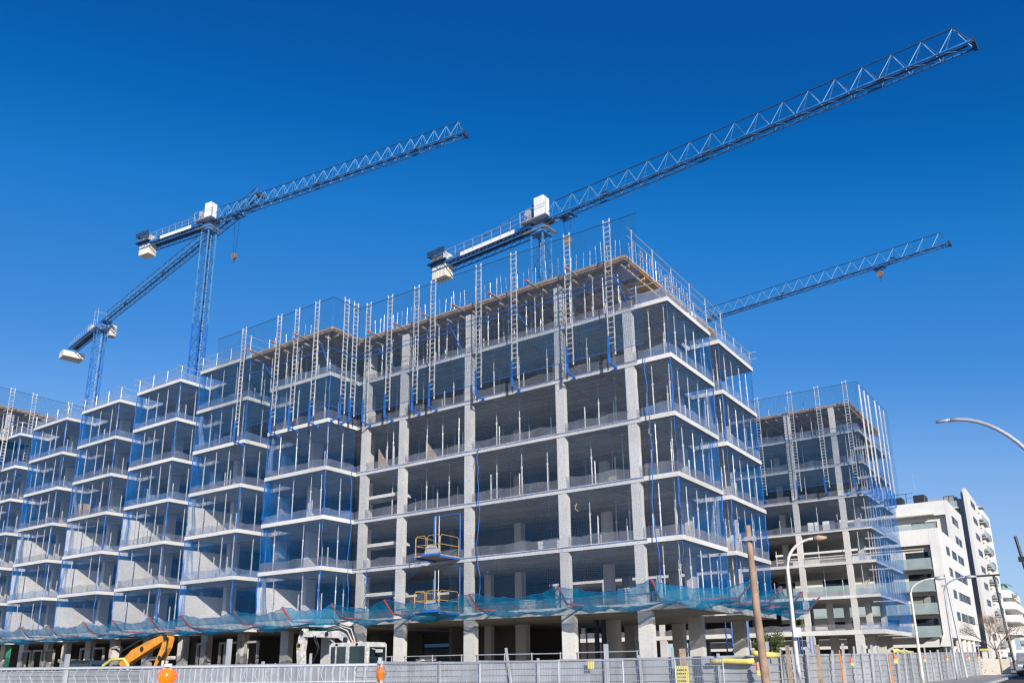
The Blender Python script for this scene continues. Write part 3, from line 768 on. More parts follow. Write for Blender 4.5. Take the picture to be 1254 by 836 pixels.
# ground floor rails between the columns
for n, (a, b) in enumerate(((-35.7, -33.5), (-32.5, -28.4), (-27.3, -22.1), (-21.1, -17.9))):
    guardrail('low tube rail across the %s ground floor opening from the right' % ORD[4 - n], [(a, 36.1), (b, 36.1)], 1.0, 1.35, (.7, 1.3), 1.9, group='rails across the ground floor openings')
for n, (a, b) in enumerate(((-46.0, -39.0), (-58, -47), (-70, -59), (-84, -71))):
    guardrail('low tube rail along the left wing ground floor, %s from the right' % ORD[n + 1], [(a, 34.2), (b, 34.2)], .7, 1.35, (.8, 1.3), 2.2, group='rails along the left wing ground floor')
tag(emit('site_bag', MB().box(-15.9, -15.4, 40.1, 40.7, LV[6], LV[6] + .8), 'white_paint', loc=(-15.6, 40.4, LV[6]), bevel=.12), 'white sack standing on the top corner balcony', 'sack')

# ------------------------------------------------------------------ catch net with red brackets
def bracket(x, y, d, label, z=4.54):
    o = MB(); dx, dy = d
    P0 = (x, y, z); P1 = (x + dx * 1.65, y + dy * 1.65, z); P2 = (x + dx * 2.4, y + dy * 2.4, z + .74)
    o.bar(P0, P1, .055, n=4).bar(P1, P2, .05, n=4)
    t = tag(emit('net_bracket', o, 'red_steel', loc=P0), label, 'bracket', 'red brackets carrying the catch net')
    return (P0, P1, P2)
bx = [-15.76, -20.61, -25.99, -31.89, -36.04]
fr = []
for n, x in enumerate(bx): fr.append(bracket(x, 36, (0, -1), 'red bent bracket on the near block front, %s from the corner' % ORD[n + 1]))
lf = []
for n, x in enumerate([-37.3, -41.6, -46.9, -50.3, -54.6, -58.3, -63.2, -67.4, -71.7, -76.5, -81.2, -86, -91]): lf.append(bracket(x, 33.5, (0, -1), 'red bent bracket along the left wing, %s from the right' % ORD[n + 1], 4.28))
rs = []
for n, y in enumerate([38.16, 42.45, 46.14, 50.7]): rs.append(bracket(-15.1 if y < 50 else -15.4, y, (1, 0), 'red bent bracket on the street side, %s from the corner' % ORD[n + 1], 4.68))
def catch(a, b, label, sag=.5, seed=0):
    mb = MB(); A = [Vector(p) for p in a]; B = [Vector(p) for p in b]
    def prof(P, v):   # 0 tip, .3 knee, 1 wall
        top = P[0] + Vector((0, 0, .02))
        if v < .35: return P[2].lerp(P[1], v / .35)
        return P[1].lerp(top, (v - .35) / .65)
    L = (A[2] - B[2]).length
    def fn(u, v):
        p = prof(A, v).lerp(prof(B, v), u); e = math.sin(math.pi * u)
        p.z -= sag * e * (1 - v * .5) * .8
        p.z -= .26 * abs(math.sin(u * 5.5 + seed * 1.7)) * (1 - abs(2 * v - 1)) ** 1.0 + .07 * abs(math.sin(u * 17 + seed)) * v * (1 - v)
        p.z += .07 * wob(p.x * 2.2 + seed, p.y * 2.2, v * 4) * (1 - v); 
        inn = Vector((A[0].x - A[2].x, A[0].y - A[2].y, 0)).normalized()
        return p + inn * (.35 * e * (1 - v)) + Vector((0, 0, .03 * math.sin(u * 40 + v * 9 + seed)))
    mb.sheet(fn, 22, 14, lambda u, v: (u * L, v * 2.6))
    t = tag(emit('catch_net', mb, 'net_turquoise', loc=tuple(A[0]), smooth=True), label, 'catch net', 'turquoise catch net slung between the red brackets')
    o2 = MB().tube([fn(i / 22, 0) for i in range(23)], .014, 4); emit('edge_rope', o2, 'rope_blue', t)
for n in range(len(fr) - 1): catch(fr[n], fr[n + 1], 'sagging turquoise net on the near block front, %s span from the corner' % ORD[n + 1], .45, n * 2.1)
catch(fr[-1], lf[0], 'turquoise net bunched at the inner corner', .35, 5)
for n in range(len(lf) - 1): catch(lf[n], lf[n + 1], 'sagging turquoise net along the left wing, %s span from the right' % ORD[n + 1], .4, n * 1.3 + 1)
catch(fr[0], rs[0], 'turquoise net turning round the street corner', .45, 3)
for n in range(3): catch(rs[n], rs[n + 1], 'sagging turquoise net on the street side, %s span from the corner' % ORD[n + 1], .45, n * 3.3)
tag(emit('green_tarpaulin', MB().sheet(lambda u, v: (-37.9 + u * 1.9, 33.2 + v * 1.6, 4.0 - .25 * math.sin(math.pi * u) + .08 * math.sin(u * 20 + v * 9)), 14, 8, lambda u, v: (u, v)), 'green_cloth', loc=(-37, 34, 4)), 'crumpled green sheet caught under the turquoise net', 'tarpaulin')

# ------------------------------------------------------------------ loading platforms
def platform(z, label):
    t = thing('loading_platform', label, 'platform', (-29, 35.2, z), 0, 'loading platforms on the near block front')
    emit('platform_deck', MB().box(-30.3, -28.45, 34.2, 35.99, z, z + .07), 'timber', t)
    emit('steel_frame', MB().box(-29.7, -28.4, 34.14, 34.197, z - .0, z + .12).box(-30.3, -30.22, 34.2, 36, z - .10, z - .003).box(-28.53, -28.45, 34.2, 36, z - .10, z - .003), 'blue_steel', t)
    mb = MB()
    def hoop(a, b, h=1.05):
        a = Vector(a); b = Vector(b); u = Vector((0, 0, h)); c = .12
        d = (b - a).normalized() * c
        mb.tube([a, a + u - Vector((0, 0, c)), a + u + d, b + u - d, b + u - Vector((0, 0, c)), b], .018, 6)
        mb.bar(a + u * .5, b + u * .5, .022, n=6)
    hoop((-30.25, 34.25, z + .1), (-29.5, 34.25, z + .1)); hoop((-29.4, 34.25, z + .1), (-28.5, 34.25, z + .1))
    hoop((-28.5, 34.3, z + .1), (-28.5, 35.9, z + .1)); hoop((-30.25, 34.3, z + .1), (-30.25, 35.9, z + .1))
    emit('guard_hoop', mb, 'yellow_steel', t)
    mb = MB(); 
    for x in (-29.35, -29.1): mb.bar((x, 34.9, z + .1), (x, 34.9, z + 2.3), .022, n=6)
    emit('jack_post', mb, 'prop_white', t)
    emit('folded_flap', MB().prism([(-29.9, z + .12), (-28.7, z + .12), (-29.0, z + .6), (-29.6, z + .7)], 'y', 34.5, 34.56), 'galv', t)
    mb = MB().bar((-30.3, 35.9, z + .12), (-30.3, 35.9, z + 2.5), .035, n=6).bar((-28.4, 35.9, z + .12), (-28.4, 35.9, z + 2.5), .035, n=6).bar((-30.3, 35.9, z + 2.5), (-29.3, 35.9, z + 2.5 + (.25 if z < 6 else 0)), .025, n=6).bar((-29.3, 35.9, z + 2.5 + (.25 if z < 6 else 0)), (-28.4, 35.9, z + 2.5), .025, n=6)
    emit('opening_frame', mb, 'blue_steel', t)
platform(LV[2] - .02, 'upper loading platform with yellow hoop rails and folded flap')
platform(LV[1] + .02, 'lower loading platform with yellow hoop rails behind the turquoise net')

# ------------------------------------------------------------------ hanging ropes on the front
for (x, y, z0, z1, lb) in ((-27.0, 35.8, 5.2, 13.7, 'right of the loading platforms'), (-16.4, 35.8, 5.0, 16.9, 'beside the street corner column'), (-36.9, 35.7, 5.0, 14.0, 'at the inner corner of the front'), (-35.3, 35.7, 5.0, 7.4, 'left of the second column')):
    pts = [(x + .12 * math.sin(k * .9) * (k % 3 != 0), y - .03 * k % .1, z0 + (z1 - z0) * k / 14) for k in range(15)]
    tag(emit('hanging_rope', MB().tube(pts, .025, 5), 'rope_blue', loc=(x, y, z0)), 'loose blue cord hanging ' + lb, 'rope', 'blue cords hanging down the front')

# ------------------------------------------------------------------ tower cranes
def crane(loc, ang, H, L, CL, label, mastw=1.5, box=True, hook=None, full=True, blk='cream_steel', tw=.95, th=1.8, bays=None, split=5.0, legs='crane_light'):
    t = thing('tower_crane', label, 'tower crane', loc, ang, 'tower cranes over the site')
    h = mastw / 2
    zt = H - 1.1
    mb = MB(); lo = MB()
    for sx in (-h, h):
        for sy in (-h, h): mb.box(sx - .06, sx + .06, sy - .06, sy + .06, split, zt); lo.box(sx - .06, sx + .06, sy - .06, sy + .06, 0, split - .003)
    emit('mast_legs', mb, legs, t, local=True); emit('lower_mast_legs', lo, 'blue_steel', t, local=True)
    mb = MB(); z = 0; k = 0; st = mastw * 1.05
    while z + st <= zt:
        s = 1 if k % 2 else -1
        for (a, b) in (((-h, -h), (h, -h)), ((h, -h), (h, h)), ((h, h), (-h, h)), ((-h, h), (-h, -h))):
            p, q = (a, b) if s > 0 else (b, a)
            mb.bar((*p, z), (*q, z + st), .042, n=4); mb.bar((*a, z), (*b, z), .035, n=4)
        z += st; k += 1
    emit('mast_bracing', mb, 'crane_blue', t, local=True)
    emit('ladder', MB().bar((-.2, .2, 0), (-.2, .2, zt), .03).bar((.2, .2, 0), (.2, .2, zt), .03), 'galv', t, local=True)
    # slewing unit
    mb = MB().box(-h - .04, h + .04, -h - .04, h + .04, zt, zt + .12).bar((0, 0, zt + .12), (0, 0, zt + .45), h * .9, n=16).box(-h, h, -h, h, zt + .45, H - .3)
    emit('slewing_unit', mb, 'crane_blue', t, local=True)
    emit('service_platform', MB().box(-h - .6, h + .6, -h - .5, -h - .26, zt + .1, zt + .14).box(h + .26, h + .7, -h - .26, h + .26, zt + .1, zt + .14), 'galv', t, local=True)
    # jib
    n = bays or int(L / 2); s = (L - h) / n; x0 = h
    mb = MB()
    for y in (-tw / 2, tw / 2): mb.box(x0, L, y - .055, y + .055, H - .055, H + .055)
    emit('bottom_chord', mb, 'crane_blue', t, local=True)
    mb = MB()
    mb.bar((x0 + s * .5, 0, H + th), (L - s * .4, 0, H + th), .05, n=5); mb.bar((L - s * .4, 0, H + th), (L - .1, 0, H + .1), .04, n=5)
    emit('top_chord', mb, 'crane_dark', t, local=True)
    mb = MB()
    for k in range(n):
        ax = x0 + s * (k + .5)
        for y in (-tw / 2, tw / 2):
            mb.bar((x0 + s * k, y, H), (ax, 0, H + th), .026, n=4); mb.bar((ax, 0, H + th), (x0 + s * (k + 1), y, H), .022, n=4)
    emit('web_members', mb, 'crane_light', t, local=True)
    mb = MB()
    for k in range(n):
        mb.bar((x0 + s * k, -tw / 2, H - .02), (x0 + s * (k + 1), tw / 2, H - .02), .02, n=4); mb.bar((x0 + s * k, -tw / 2, H - .02), (x0 + s * k, tw / 2, H - .02), .025, n=4)
        mb.bar((x0 + s * k, tw / 2, H - .02), (x0 + s * (k + 1), -tw / 2, H - .02), .018, n=4)
    emit('floor_bracing', mb, 'crane_dark', t, local=True)
    mb = MB()   # walkway along the jib
    mb.box(x0, L - .3, -.11, .11, H + .06, H + .09)
    emit('walkway', mb, 'crane_dark', t, local=True)
    emit('jib_head', MB().box(L - .02, L + .2, -tw / 2 - .03, tw / 2 + .03, H - .2, H + .22), 'crane_dark', t, local=True)
    emit('guy_rope', MB().bar((x0 + 1, 0, H + th * .55), (L - 1, 0, H + th * .55), .015, n=4).bar((x0 + 2, 0, H - .35), (L * .93, 0, H - .28), .012, n=4), 'crane_dark', t, local=True)
    for fr_ in (.18, .45, .82):
        x = x0 + L * fr_
        emit('rope_guide', MB().box(x - .25, x + .25, -.16, .16, H + .14, H + .55), 'crane_dark', t, local=True)
    # trolley and hook
    tx = hook[0] if hook else 4.0; drop = hook[1] if hook else 2.0
    tr = emit('trolley', MB().box(tx - .7, tx + .7, -tw / 2 - .1, tw / 2 + .1, H - .32, H - .2).box(tx - .5, tx - .3, -.2, .2, H - .6, H - .32).box(tx + .3, tx + .5, -.2, .2, H - .6, H - .32), 'crane_blue', t, local=True)
    emit('hoist_rope', MB().bar((tx - .45, 0, H - .5), (tx - .15, 0, H - drop), .02, n=4).bar((tx + .45, 0, H - .5), (tx + .15, 0, H - drop), .02, n=4), 'dark', t, local=True)
    hb = emit('hook_block', MB().prism([(tx - .35, H - drop - .55), (tx - .15, H - drop - .75), (tx + .15, H - drop - .75), (tx + .35, H - drop - .55), (tx + .3, H - drop - .1), (tx + .1, H - drop), (tx - .1, H - drop), (tx - .3, H - drop - .1)], 'y', -.14, .14), 'brown_panel' if box else 'crane_dark', t, local=True)
    emit('hook', MB().tube([(tx, 0, H - drop - .7), (tx, 0, H - drop - .95), (tx + .12, 0, H - drop - 1.1), (tx + .05, 0, H - drop - 1.25), (tx - .1, 0, H - drop - 1.2)], .04, 6), 'dark', hb, local=True)
    # counter-jib
    mb = MB()
    for y in (-.6, .6):
        mb.box(-CL, -h, y - .08, y + .08, H - .22, H + .02)
        mb.box(-CL, -h, y - .045, y + .045, H - .72, H - .63)
        k = 0; x = -h
        while x - 1 > -CL: mb.bar((x, y, H - .2), (x - .5, y, H - .66), .028); mb.bar((x - .5, y, H - .66), (x - 1, y, H - .2), .028); x -= 1
    emit('counter_jib', mb, 'crane_blue', t, local=True)
    emit('counter_jib_floor', MB().box(-CL, -h, -.53, .53, H - .1, H - .04), 'crane_dark', t, local=True)
    mb = MB()
    for y in (-.75, .75):
        mb.bar((-CL, y, H + 1.0), (-h, y, H + 1.0), .022, n=4); mb.bar((-CL, y, H + .5), (-h, y, H + .5), .018, n=4)
        x = -h
        while x > -CL - .01: mb.bar((x, y, H), (x, y, H + 1.0), .022, n=4); x -= 1.15
    emit('handrail', mb, 'galv', t, local=True)
    if box:
        emit('ballast_cage', MB().box(-CL - .2, -CL + 2.2, -1.05, 1.05, H + .02, H + .1).box(-CL - .2, -CL - .14, -1.0, 1.0, H + .9, H + 1.35).box(-CL - .14, -CL + 2.2, -1.08, -1.02, H + .75, H + 1.35).box(-CL - .14, -CL + 2.2, 1.02, 1.08, H + .75, H + 1.35), 'crane_dark', t, local=True)
        for q in range(4):
            emit('counterweight', MB().box(-CL + .1 + q * .47, -CL + .1 + q * .47 + .44, -.58, .58, H - 1.55, H + 1.0), 'cream_steel', t, local=True, bevel=.05)
        emit('tie_bar', MB().bar((-h + .1, -.5, H + 1.9), (-CL + 2.4, -.6, H + .1), .05, n=5).bar((-h + .1, .5, H + 1.9), (-CL + 2.4, .6, H + .1), .05, n=5), 'crane_light', t, local=True)
        emit('tower_top', MB().bar((-h, -.5, H), (-h + .1, -.5, H + 2), .06).bar((-h, .5, H), (-h + .1, .5, H + 2), .06).bar((-h + .1, -.5, H + 2), (-h + .1, .5, H + 2), .06), 'crane_blue', t, local=True)
        emit('control_cabinet', MB().box(-.05, 1.0, -.95, .0, H + .3, H + 2.25), 'white_paint', t, local=True, bevel=.03)
        emit('cabinet_cage', MB().box(-1.5, 1.4, -1.15, -1.11, H + .15, H + .2).bar((-1.5, -1.13, H + 1.2), (1.4, -1.13, H + 1.2), .025).bar((-1.5, -1.13, H + .2), (-1.5, -1.13, H + 1.2), .03).bar((1.4, -1.13, H + .2), (1.4, -1.13, H + 1.9), .03).bar((-.6, -1.13, H + .2), (-.6, -1.13, H + 1.2), .03).box(-1.5, 1.4, -1.1, .8, H + .1, H + .15), 'galv', t, local=True)
        emit('winch', MB().box(-1.5, -.6, -.5, .5, H + .2, H + 1.0).bar((-1.05, -.6, H + 1.3), (-1.05, .6, H + 1.3), .35, n=12), 'galv', t, local=True)
        emit('advert_board', MB().box(-CL + 4.0, -h - 1.9, -.70, -.67, H - .25, H + .15), 'white_paint', t, local=True)
    else:
        emit('counterweight', MB().prism([(-CL - .9, H - 2.1), (-CL + 1.7, H - 2.1), (-CL + 1.7, H - 1.1), (-CL + 1.1, H - .9), (-CL - .5, H - .9), (-CL - .9, H - 1.3)], 'y', -1.7, 1.7), 'cream_steel', t, local=True, bevel=.05)
        emit('winch', MB().box(-5, -3.4, -.6, .6, H + .05, H + 1.0), 'machine_white', t, local=True, bevel=.05)
        emit('access_cage', MB().bar((-h - .4, -.9, H), (-h - .4, -.9, H + 2.6), .04).bar((h - .2, -.9, H), (h - .2, -.9, H + 2.6), .04).bar((-h - .4, .9, H), (-h - .4, .9, H + 2.6), .04).bar((-h - .4, -.9, H + 2.6), (h - .2, -.9, H + 2.6), .03).bar((-h - .4, -.9, H + 1.4), (h - .2, -.9, H + 1.4), .03).bar((-h - .4, -.9, H + 2.6), (-h - .4, .9, H + 2.6), .03), 'galv', t, local=True)
        emit('cab', MB().box(.5, 1.9, tw / 2 + .2, tw / 2 + 1.3, H - 2.1, H - .2), 'machine_white', t, local=True, bevel=.08)
    return t
# positions recovered from the photograph's geometry: foot, jib direction, height, jib length
crane((-35.2, 56.0, .2), R(-3.9), 40.2 - .2, 35.0, 13.2, 'blue tower crane behind the tall block with the longest jib reaching upper right', 1.25, hook=(2.9, 2.3), bays=18, split=30, legs='crane_mid')
crane((-80.0, 52.0, .2), R(7.1), 53.8 - .2, 35.9, 11.9, 'tall blue crane with pale mast behind the left wing, jib to the right', 1.15, hook=(4.6, 5.2), bays=24, split=40.5)
crane((-126.0, 64.0, .3), R(-10.4), 56.6 - .3, 53.0, 14.3, 'leftmost blue crane behind the wing with a cream counterweight below its tail', 1.5, box=False, hook=(2.5, 1.5), bays=26, tw=1.2, th=1.7, split=50, legs='crane_blue')
crane((-45.5, 107.0, .5), R(-7.4), 49.6 - .5, 39.1, 12.0, 'distant crane whose jib alone shows above the right-hand balconies', 1.4, hook=(31.0, .75), bays=22)

# ------------------------------------------------------------------ site hoarding
def fence_top(x):   # top rises a little towards the corner
    return 1.74 + max(0, (x + 37)) * .0075
def hoard_h(a, b, za, zb, label, mat='hoarding', base=-.2, group='horizontally ribbed hoarding panels'):
    """steel sheet with horizontal ribs between two posts"""
    t = thing('hoarding_panel', label, 'hoarding', (a[0], a[1], base), 0, group)
    A = Vector((*a, 0)); B = Vector((*b, 0)); d = (B - A).normalized(); nrm = Vector((d.y, -d.x, 0))
    mb = MB(); hgt = za - base; k = int(hgt / .25)
    prof = []
    for i in range(k):
        f = lambda q: (i + q) / k
        prof += [(f(0), 0), (f(.70), 0), (f(.80), .05), (f(.92), .05)]
    prof.append((1, 0))
    for (f0, o0), (f1, o1) in zip(prof, prof[1:]):
        def P(V, z, f, o, top): return (V.x + nrm.x * o, V.y + nrm.y * o, base + (top - base) * f)
        mb.quad(P(A, 0, f0, o0, za), P(B, 0, f0, o0, zb), P(B, 0, f1, o1, zb), P(A, 0, f1, o1, za))
    emit('sheet', mb, mat, t)
    emit('top_rail', MB().bar((a[0], a[1], za), (b[0], b[1], zb), .035, n=4), 'galv', t)
    return t
def hoard_v(a, b, za, zb, label, base=-.2):
    t = thing('hoarding_panel', label, 'hoarding', (a[0], a[1], base), 0, 'vertically ribbed hoarding panels')
    A = Vector((*a, 0)); B = Vector((*b, 0)); L = (B - A).length; d = (B - A).normalized(); nrm = Vector((d.y, -d.x, 0))
    mb = MB(); n = int(L / .5); pr = []
    for i in range(n): pr += [(i / n, 0), ((i + .60) / n, 0), ((i + .72) / n, .03), ((i + .90) / n, .03)]
    pr.append((1, 0))
    for (u0, o0), (u1, o1) in zip(pr, pr[1:]):
        p = A.lerp(B, u0) + nrm * o0; q = A.lerp(B, u1) + nrm * o1
        mb.quad((p.x, p.y, base), (q.x, q.y, base), (q.x, q.y, za + (zb - za) * u1), (p.x, p.y, za + (zb - za) * u0))
    emit('sheet', mb, 'hoarding_light', t); return t
n = 0; x = -72.0
ends = [-72, -66, -60.5, -55.6, -50.8, -48.8]
for a, b in zip(ends, ends[1:]):
    n += 1; hoard_h((a, 30), (b, 30), fence_top(a), fence_top(b), 'grey ribbed hoarding panel left of the pale one, %s from the left' % ORD[n], group='hoarding panels at the left')
hoard_v((-48.8, 29.95), (-39.5, 29.95), 1.76, 1.78, 'pale hoarding with upright ribs, longer left length')
hoard_v((-39.5, 29.95), (-30.2, 29.95), 1.78, 1.82, 'pale hoarding with upright ribs ending below the white excavator cab')
ends = [-30.2, -27.4, -24.8, -22.2, -19.6, -17.0, -14.5, -12.1, -9.9]
for n, (a, b) in enumerate(zip(ends, ends[1:])):
    hoard_h((a, 30), (b, 30), 1.83 + (a + 30) * .006, 1.83 + (b + 30) * .006, 'ribbed hoarding panel on the near front, %s from the street corner' % ORD[8 - n])
side = [(-9.9, 30), (-9.75, 32.5), (-9.6, 35), (-9.4, 37.6), (-9.2, 40.2), (-9.05, 42.8), (-8.9, 45.6), (-8.75, 48.4), (-8.6, 51.4), (-8.45, 54.6), (-8.3, 58), (-8.1, 61.6), (-7.9, 65.4), (-7.75, 69.4), (-7.6, 73)]
for n, (a, b) in enumerate(zip(side, side[1:])):
    hoard_h(a, b, 1.95 + GZ(a[1] - 30) * 1.2, 1.95 + GZ(b[1] - 30) * 1.2, 'ribbed hoarding panel along the street, %s from the corner' % ORD[n + 1], 'hoarding' if n != 5 else 'hoarding_light')
# posts
def galvpost(x, y, z0, z1, w, label, lean=0, g='galvanised fence posts'):
    m = MB(); m.bar((x, y, z0), (x + lean, y, z1), w, n=4, off=math.pi / 4 * 0)
    return tag(emit('fence_post', m, 'galv', loc=(x, y, z0)), label, 'post', g)
galvpost(-57.3, 29.8, -.2, 2.85, .17, 'thick tall galvanised post left of the orange digger')
galvpost(-36.9, 29.7, -.2, 2.1, .09, 'galvanised post standing before the pale hoarding, left one')
galvpost(-33.2, 29.7, -.2, 2.45, .07, 'galvanised post below the white excavator cab')
galvpost(-39.9, 29.7, -.2, 3.35, .15, 'wide tall galvanised post in front of the pale hoarding')
for n, (x, zt, l) in enumerate(((-29.6, 1.9, .15), (-24.7, 1.95, -.05), (-20.6, 2.45, -.45), (-19.4, 2.0, 0), (-16.15, 2.5, 0), (-14.6, 2.05, -.1), (-13.3, 2.3, 0), (-11.5, 2.05, 0))):
    galvpost(x, 29.85, -.2, zt, .06 if n not in (4,) else .1, 'steel post before the near front hoarding, %s from the left%s' % (ORD[n + 1], ', leaning' if abs(l) > .3 else ''), l)
for n in range(26):
    q = n / 25; k = min(int(q * 14), 13); f = q * 14 - k
    x = side[k][0] + (side[k + 1][0] - side[k][0]) * f + .12; y = side[k][1] + (side[k + 1][1] - side[k][1]) * f
    galvpost(x, y, GZ(y) - .1, 2.15 + GZ(y - 30) * 1.2 + rnd(-.1, .45), .05 + .02 * (n % 3 == 0), 'steel post in the street fence, number %d from the corner' % (n + 1) if n + 1 > 20 else 'steel post in the street fence, %s from the corner' % ORD[n + 1], rnd(-.12, .12), 'galvanised posts along the street fence')
def stake(x, y, zt, label, w=.07, l=0):
    tag(emit('timber_stake', MB().prism([(x - w, -.2), (x + w, -.2), (x + w + l, zt), (x - w + l, zt)], 'y', y - .04, y + .04), 'timber', loc=(x, y, -.2)), label, 'stake', 'timber stakes against the hoarding')
stake(-12.85, 29.75, 2.25, 'timber stake carrying the yellow sign', .11); stake(-9.35, 31.2, 2.3, 'timber stake right of the leaning wooden pole', .07); stake(-8.9, 33.5, 2.35, 'timber stake right of the curved lamp post', .08)
# yellow sign
t = thing('safety_sign', 'small yellow notice with dark lettering fixed to a timber stake', 'sign', (-12.9, 29.66, .95))
emit('sign_plate', MB().box(-13.15, -12.62, 29.64, 29.66, .98, 1.62), 'yellow_plastic', t)
mb = MB()
for r_ in range(4):
    x = -13.08; 
    while x < -12.72: 
        l = rnd(.03, .08); mb.box(x, x + l, 29.634, 29.639, 1.50 - r_ * .13 - .05, 1.50 - r_ * .13); x += l + .025
emit('lettering', mb, 'text_dark', t)
tag(emit('yellow_tag', MB().box(-16.95, -16.65, 29.7, 29.72, 1.55, 1.86), 'yellow_plastic', loc=(-16.8, 29.7, 1.55)), 'little yellow tag on the hoarding under the corner columns', 'tag')
# yellow protective tubes
def ytube(pts, label):
    t = tag(emit('protective_tube', MB().tube(pts, .10, 10), 'yellow_plastic', loc=pts[0], smooth=True), label, 'tube', 'yellow foam tubes over the fence top')
    d = (Vector(pts[1]) - Vector(pts[0])).normalized(); p = Vector(pts[0])
    emit('dark_bore', MB().bar(p - d * .02, p - d * .003, .065, n=10), 'dark', t)
ytube([(-11.75 + k * .27, 29.72, 1.77 + .02 * math.sin(k)) for k in range(7)], 'long yellow foam tube on the fence top left of the wooden pole')
ytube([(-10.15, 29.6, 2.06), (-9.9, 29.6, 2.0), (-9.65, 29.9, 1.97), (-9.45, 30.4, 1.95)], 'short yellow foam tube bent round the fence corner')
ytube([(-8.75 + .1 * math.sin(k), 47.2 + k * .75, 2.22 + .05 * math.sin(k * 1.7)) for k in range(8)], 'wavy yellow tube on the street fence beside the lamp post')
# warning lamps along the fence
def warn(x, y, z, label, s=.8):
    t = thing('warning_lamp', label, 'warning lamp', (x, y, z), 0, 'red and yellow warning lamps on the fence')
    emit('battery_box', MB().box(x - .09 * s, x + .09 * s, y - .06 * s, y + .06 * s, z, z + .24 * s), 'yellow_plastic', t, bevel=.02)
    emit('lens', MB().bar((x - .02, y, z + .26 * s), (x - .05 * s, y, z + .56 * s), .09 * s, .055 * s, n=10), 'red_plastic', t, smooth=False)
warn(-9.95, 29.6, 1.25, 'warning lamp hanging at the fence corner under the yellow tube')
for n, y in enumerate((38.6, 45.8, 52.4, 58.5, 66.0, 70.5)):
    q = [s for s in side if s[1] >= y][0]
    warn(q[0] + .35, y, 1.45 + GZ(y - 30) * 1.3, 'warning lamp on a street fence post, %s from the near corner' % ORD[n + 1], .62 if n != 1 else .9)
for n, (y, h) in enumerate(((36.2, 1.9), (44.3, 1.7), (74.3, 1.0))):
    tag(emit('orange_delineator', MB().bar((-8.7 + .0 * n + (y - 36) * .04, y, GZ(y)), (-8.75 + (y - 36) * .04, y, GZ(y) + h),   .035, .025, n=8), 'orange_plastic', loc=(-8.7, y, GZ(y))), 'slim orange post at the street fence, %s from the camera' % ORD[n + 1], 'delineator', 'slim orange posts')

# ------------------------------------------------------------------ mobile mesh fence nearer the camera
def mesh_panel(a, b, z0, z1, label, step=.15, curl=False, wr=.006):
    t = thing('mesh_fence_panel', label, 'mesh fence', (a[0], a[1], z0), 0, 'movable mesh fence panels')
    A = Vector((*a, 0)); B = Vector((*b, 0)); L = (B - A).length; d = (B - A).normalized(); nrm = Vector((d.y, -d.x, 0))
    e = Vector((0, 0, 1))
    emit('tube_frame', MB().bar(A + e * z0, A + e * z1, .02, n=6).bar(B + e * z0, B + e * z1, .02, n=6).bar(A + e * z1, B + e * z1, .02, n=6), 'galv', t)
    mb = MB(); n = int(L / step)
    for i in range(1, n):
        p = A.lerp(B, i / n)
        if curl:
            z = z1; 
            while z > z0:
                mb.bar(p + e * z, p + e * (z - .10) + nrm * .03 + d * -.03, wr, n=3, cap=False); mb.bar(p + e * (z - .10) + nrm * .03 + d * -.03, p + e * (z - .2), wr, n=3, cap=False); mb.bar(p + e * (z - .2), p + e * (z - .45), wr, n=3, cap=False); z -= .45
        else: mb.bar(p + e * z0, p + e * z1, wr, n=3, cap=False)
    z = z1 - .2
    while z > z0: mb.bar(A + e * z, B + e * z, wr, n=3, cap=False); z -= .3
    emit('wire_mesh', mb, 'galv', t)
    return t
mesh_panel((-13.0, 4.4), (-9.95, 6.45), -.2, 1.70, 'mesh fence panel with bent wires left of the round amber lamp', .14, True)
mesh_panel((-9.9, 6.5), (-7.65, 8.0), -.2, 1.70, 'mesh fence panel between the two round amber lamps', .14, True)
mesh_panel((-7.6, 8.0), (-8.2, 10.9), -.2, 1.72, 'mesh fence panel just right of the second amber lamp', .12)
mesh_panel((-8.25, 10.95), (-8.75, 14.2), -.2, 1.74, 'mesh fence panel before the second ground floor column', .12)
mesh_panel((-8.8, 14.3), (-9.1, 17.6), -.2, 1.77, 'mesh fence panel before the middle ground floor column', .12)
mesh_panel((-9.15, 17.7), (-9.35, 21.1), -.2, 1.80, 'mesh fence panel left of the yellow sign', .12)
mesh_panel((-9.4, 21.2), (-9.5, 25.0), -.2, 1.83, 'mesh fence panel nearest to the wooden pole', .12)
def beacon(x, y, z, rz, label):
    t = thing('amber_beacon', label, 'warning lamp', (x, y, z), rz, 'round amber lamps on the mesh fence')
    m = MB(); n = 20; pf = [(0, .0), (.012, .07), (.03, .10), (.045, .112), (.06, .115)]
    prof = [(-.058, .0), (-.052, .045), (-.036, .082), (-.018, .102), (-.006, .108)]
    for side_ in (-1, 1):
        base = len(m.v)
        for (o, r) in prof:
            for i in range(n): a = 2 * math.pi * i / n; m.v.append((r * math.cos(a), side_ * -o * 1.0, r * math.sin(a)))
        for k in range(len(prof) - 1):
            for i in range(n):
                a0 = base + k * n + i; a1 = base + k * n + (i + 1) % n
                m.f.append((a0, a1, a1 + n, a0 + n))
    emit('lens', m, 'amber_lens', t, smooth=True, local=True)
    emit('lens_rim', MB().tube([(.11 * math.cos(a), 0, .11 * math.sin(a)) for a in [2 * math.pi * i / 24 for i in range(25)]], .009, 6), 'red_plastic', t, local=True, smooth=True)
    emit('lamp_holder', MB().box(-.05, .05, -.04, .04, .115, .16).bar((-.02, 0, .16), (-.02, 0, .20), .022, n=10).box(-.085, -.055, -.02, .02, .12, .20), 'galv', t, local=True, bevel=.006)
    emit('battery_case', MB().box(-.09, .09, -.045, .045, -.33, -.115), 'yellow_plastic', t, local=True, bevel=.015)
beacon(-9.93, 6.48, 1.585, R(56), 'round amber warning lamp on the mesh fence at the left')
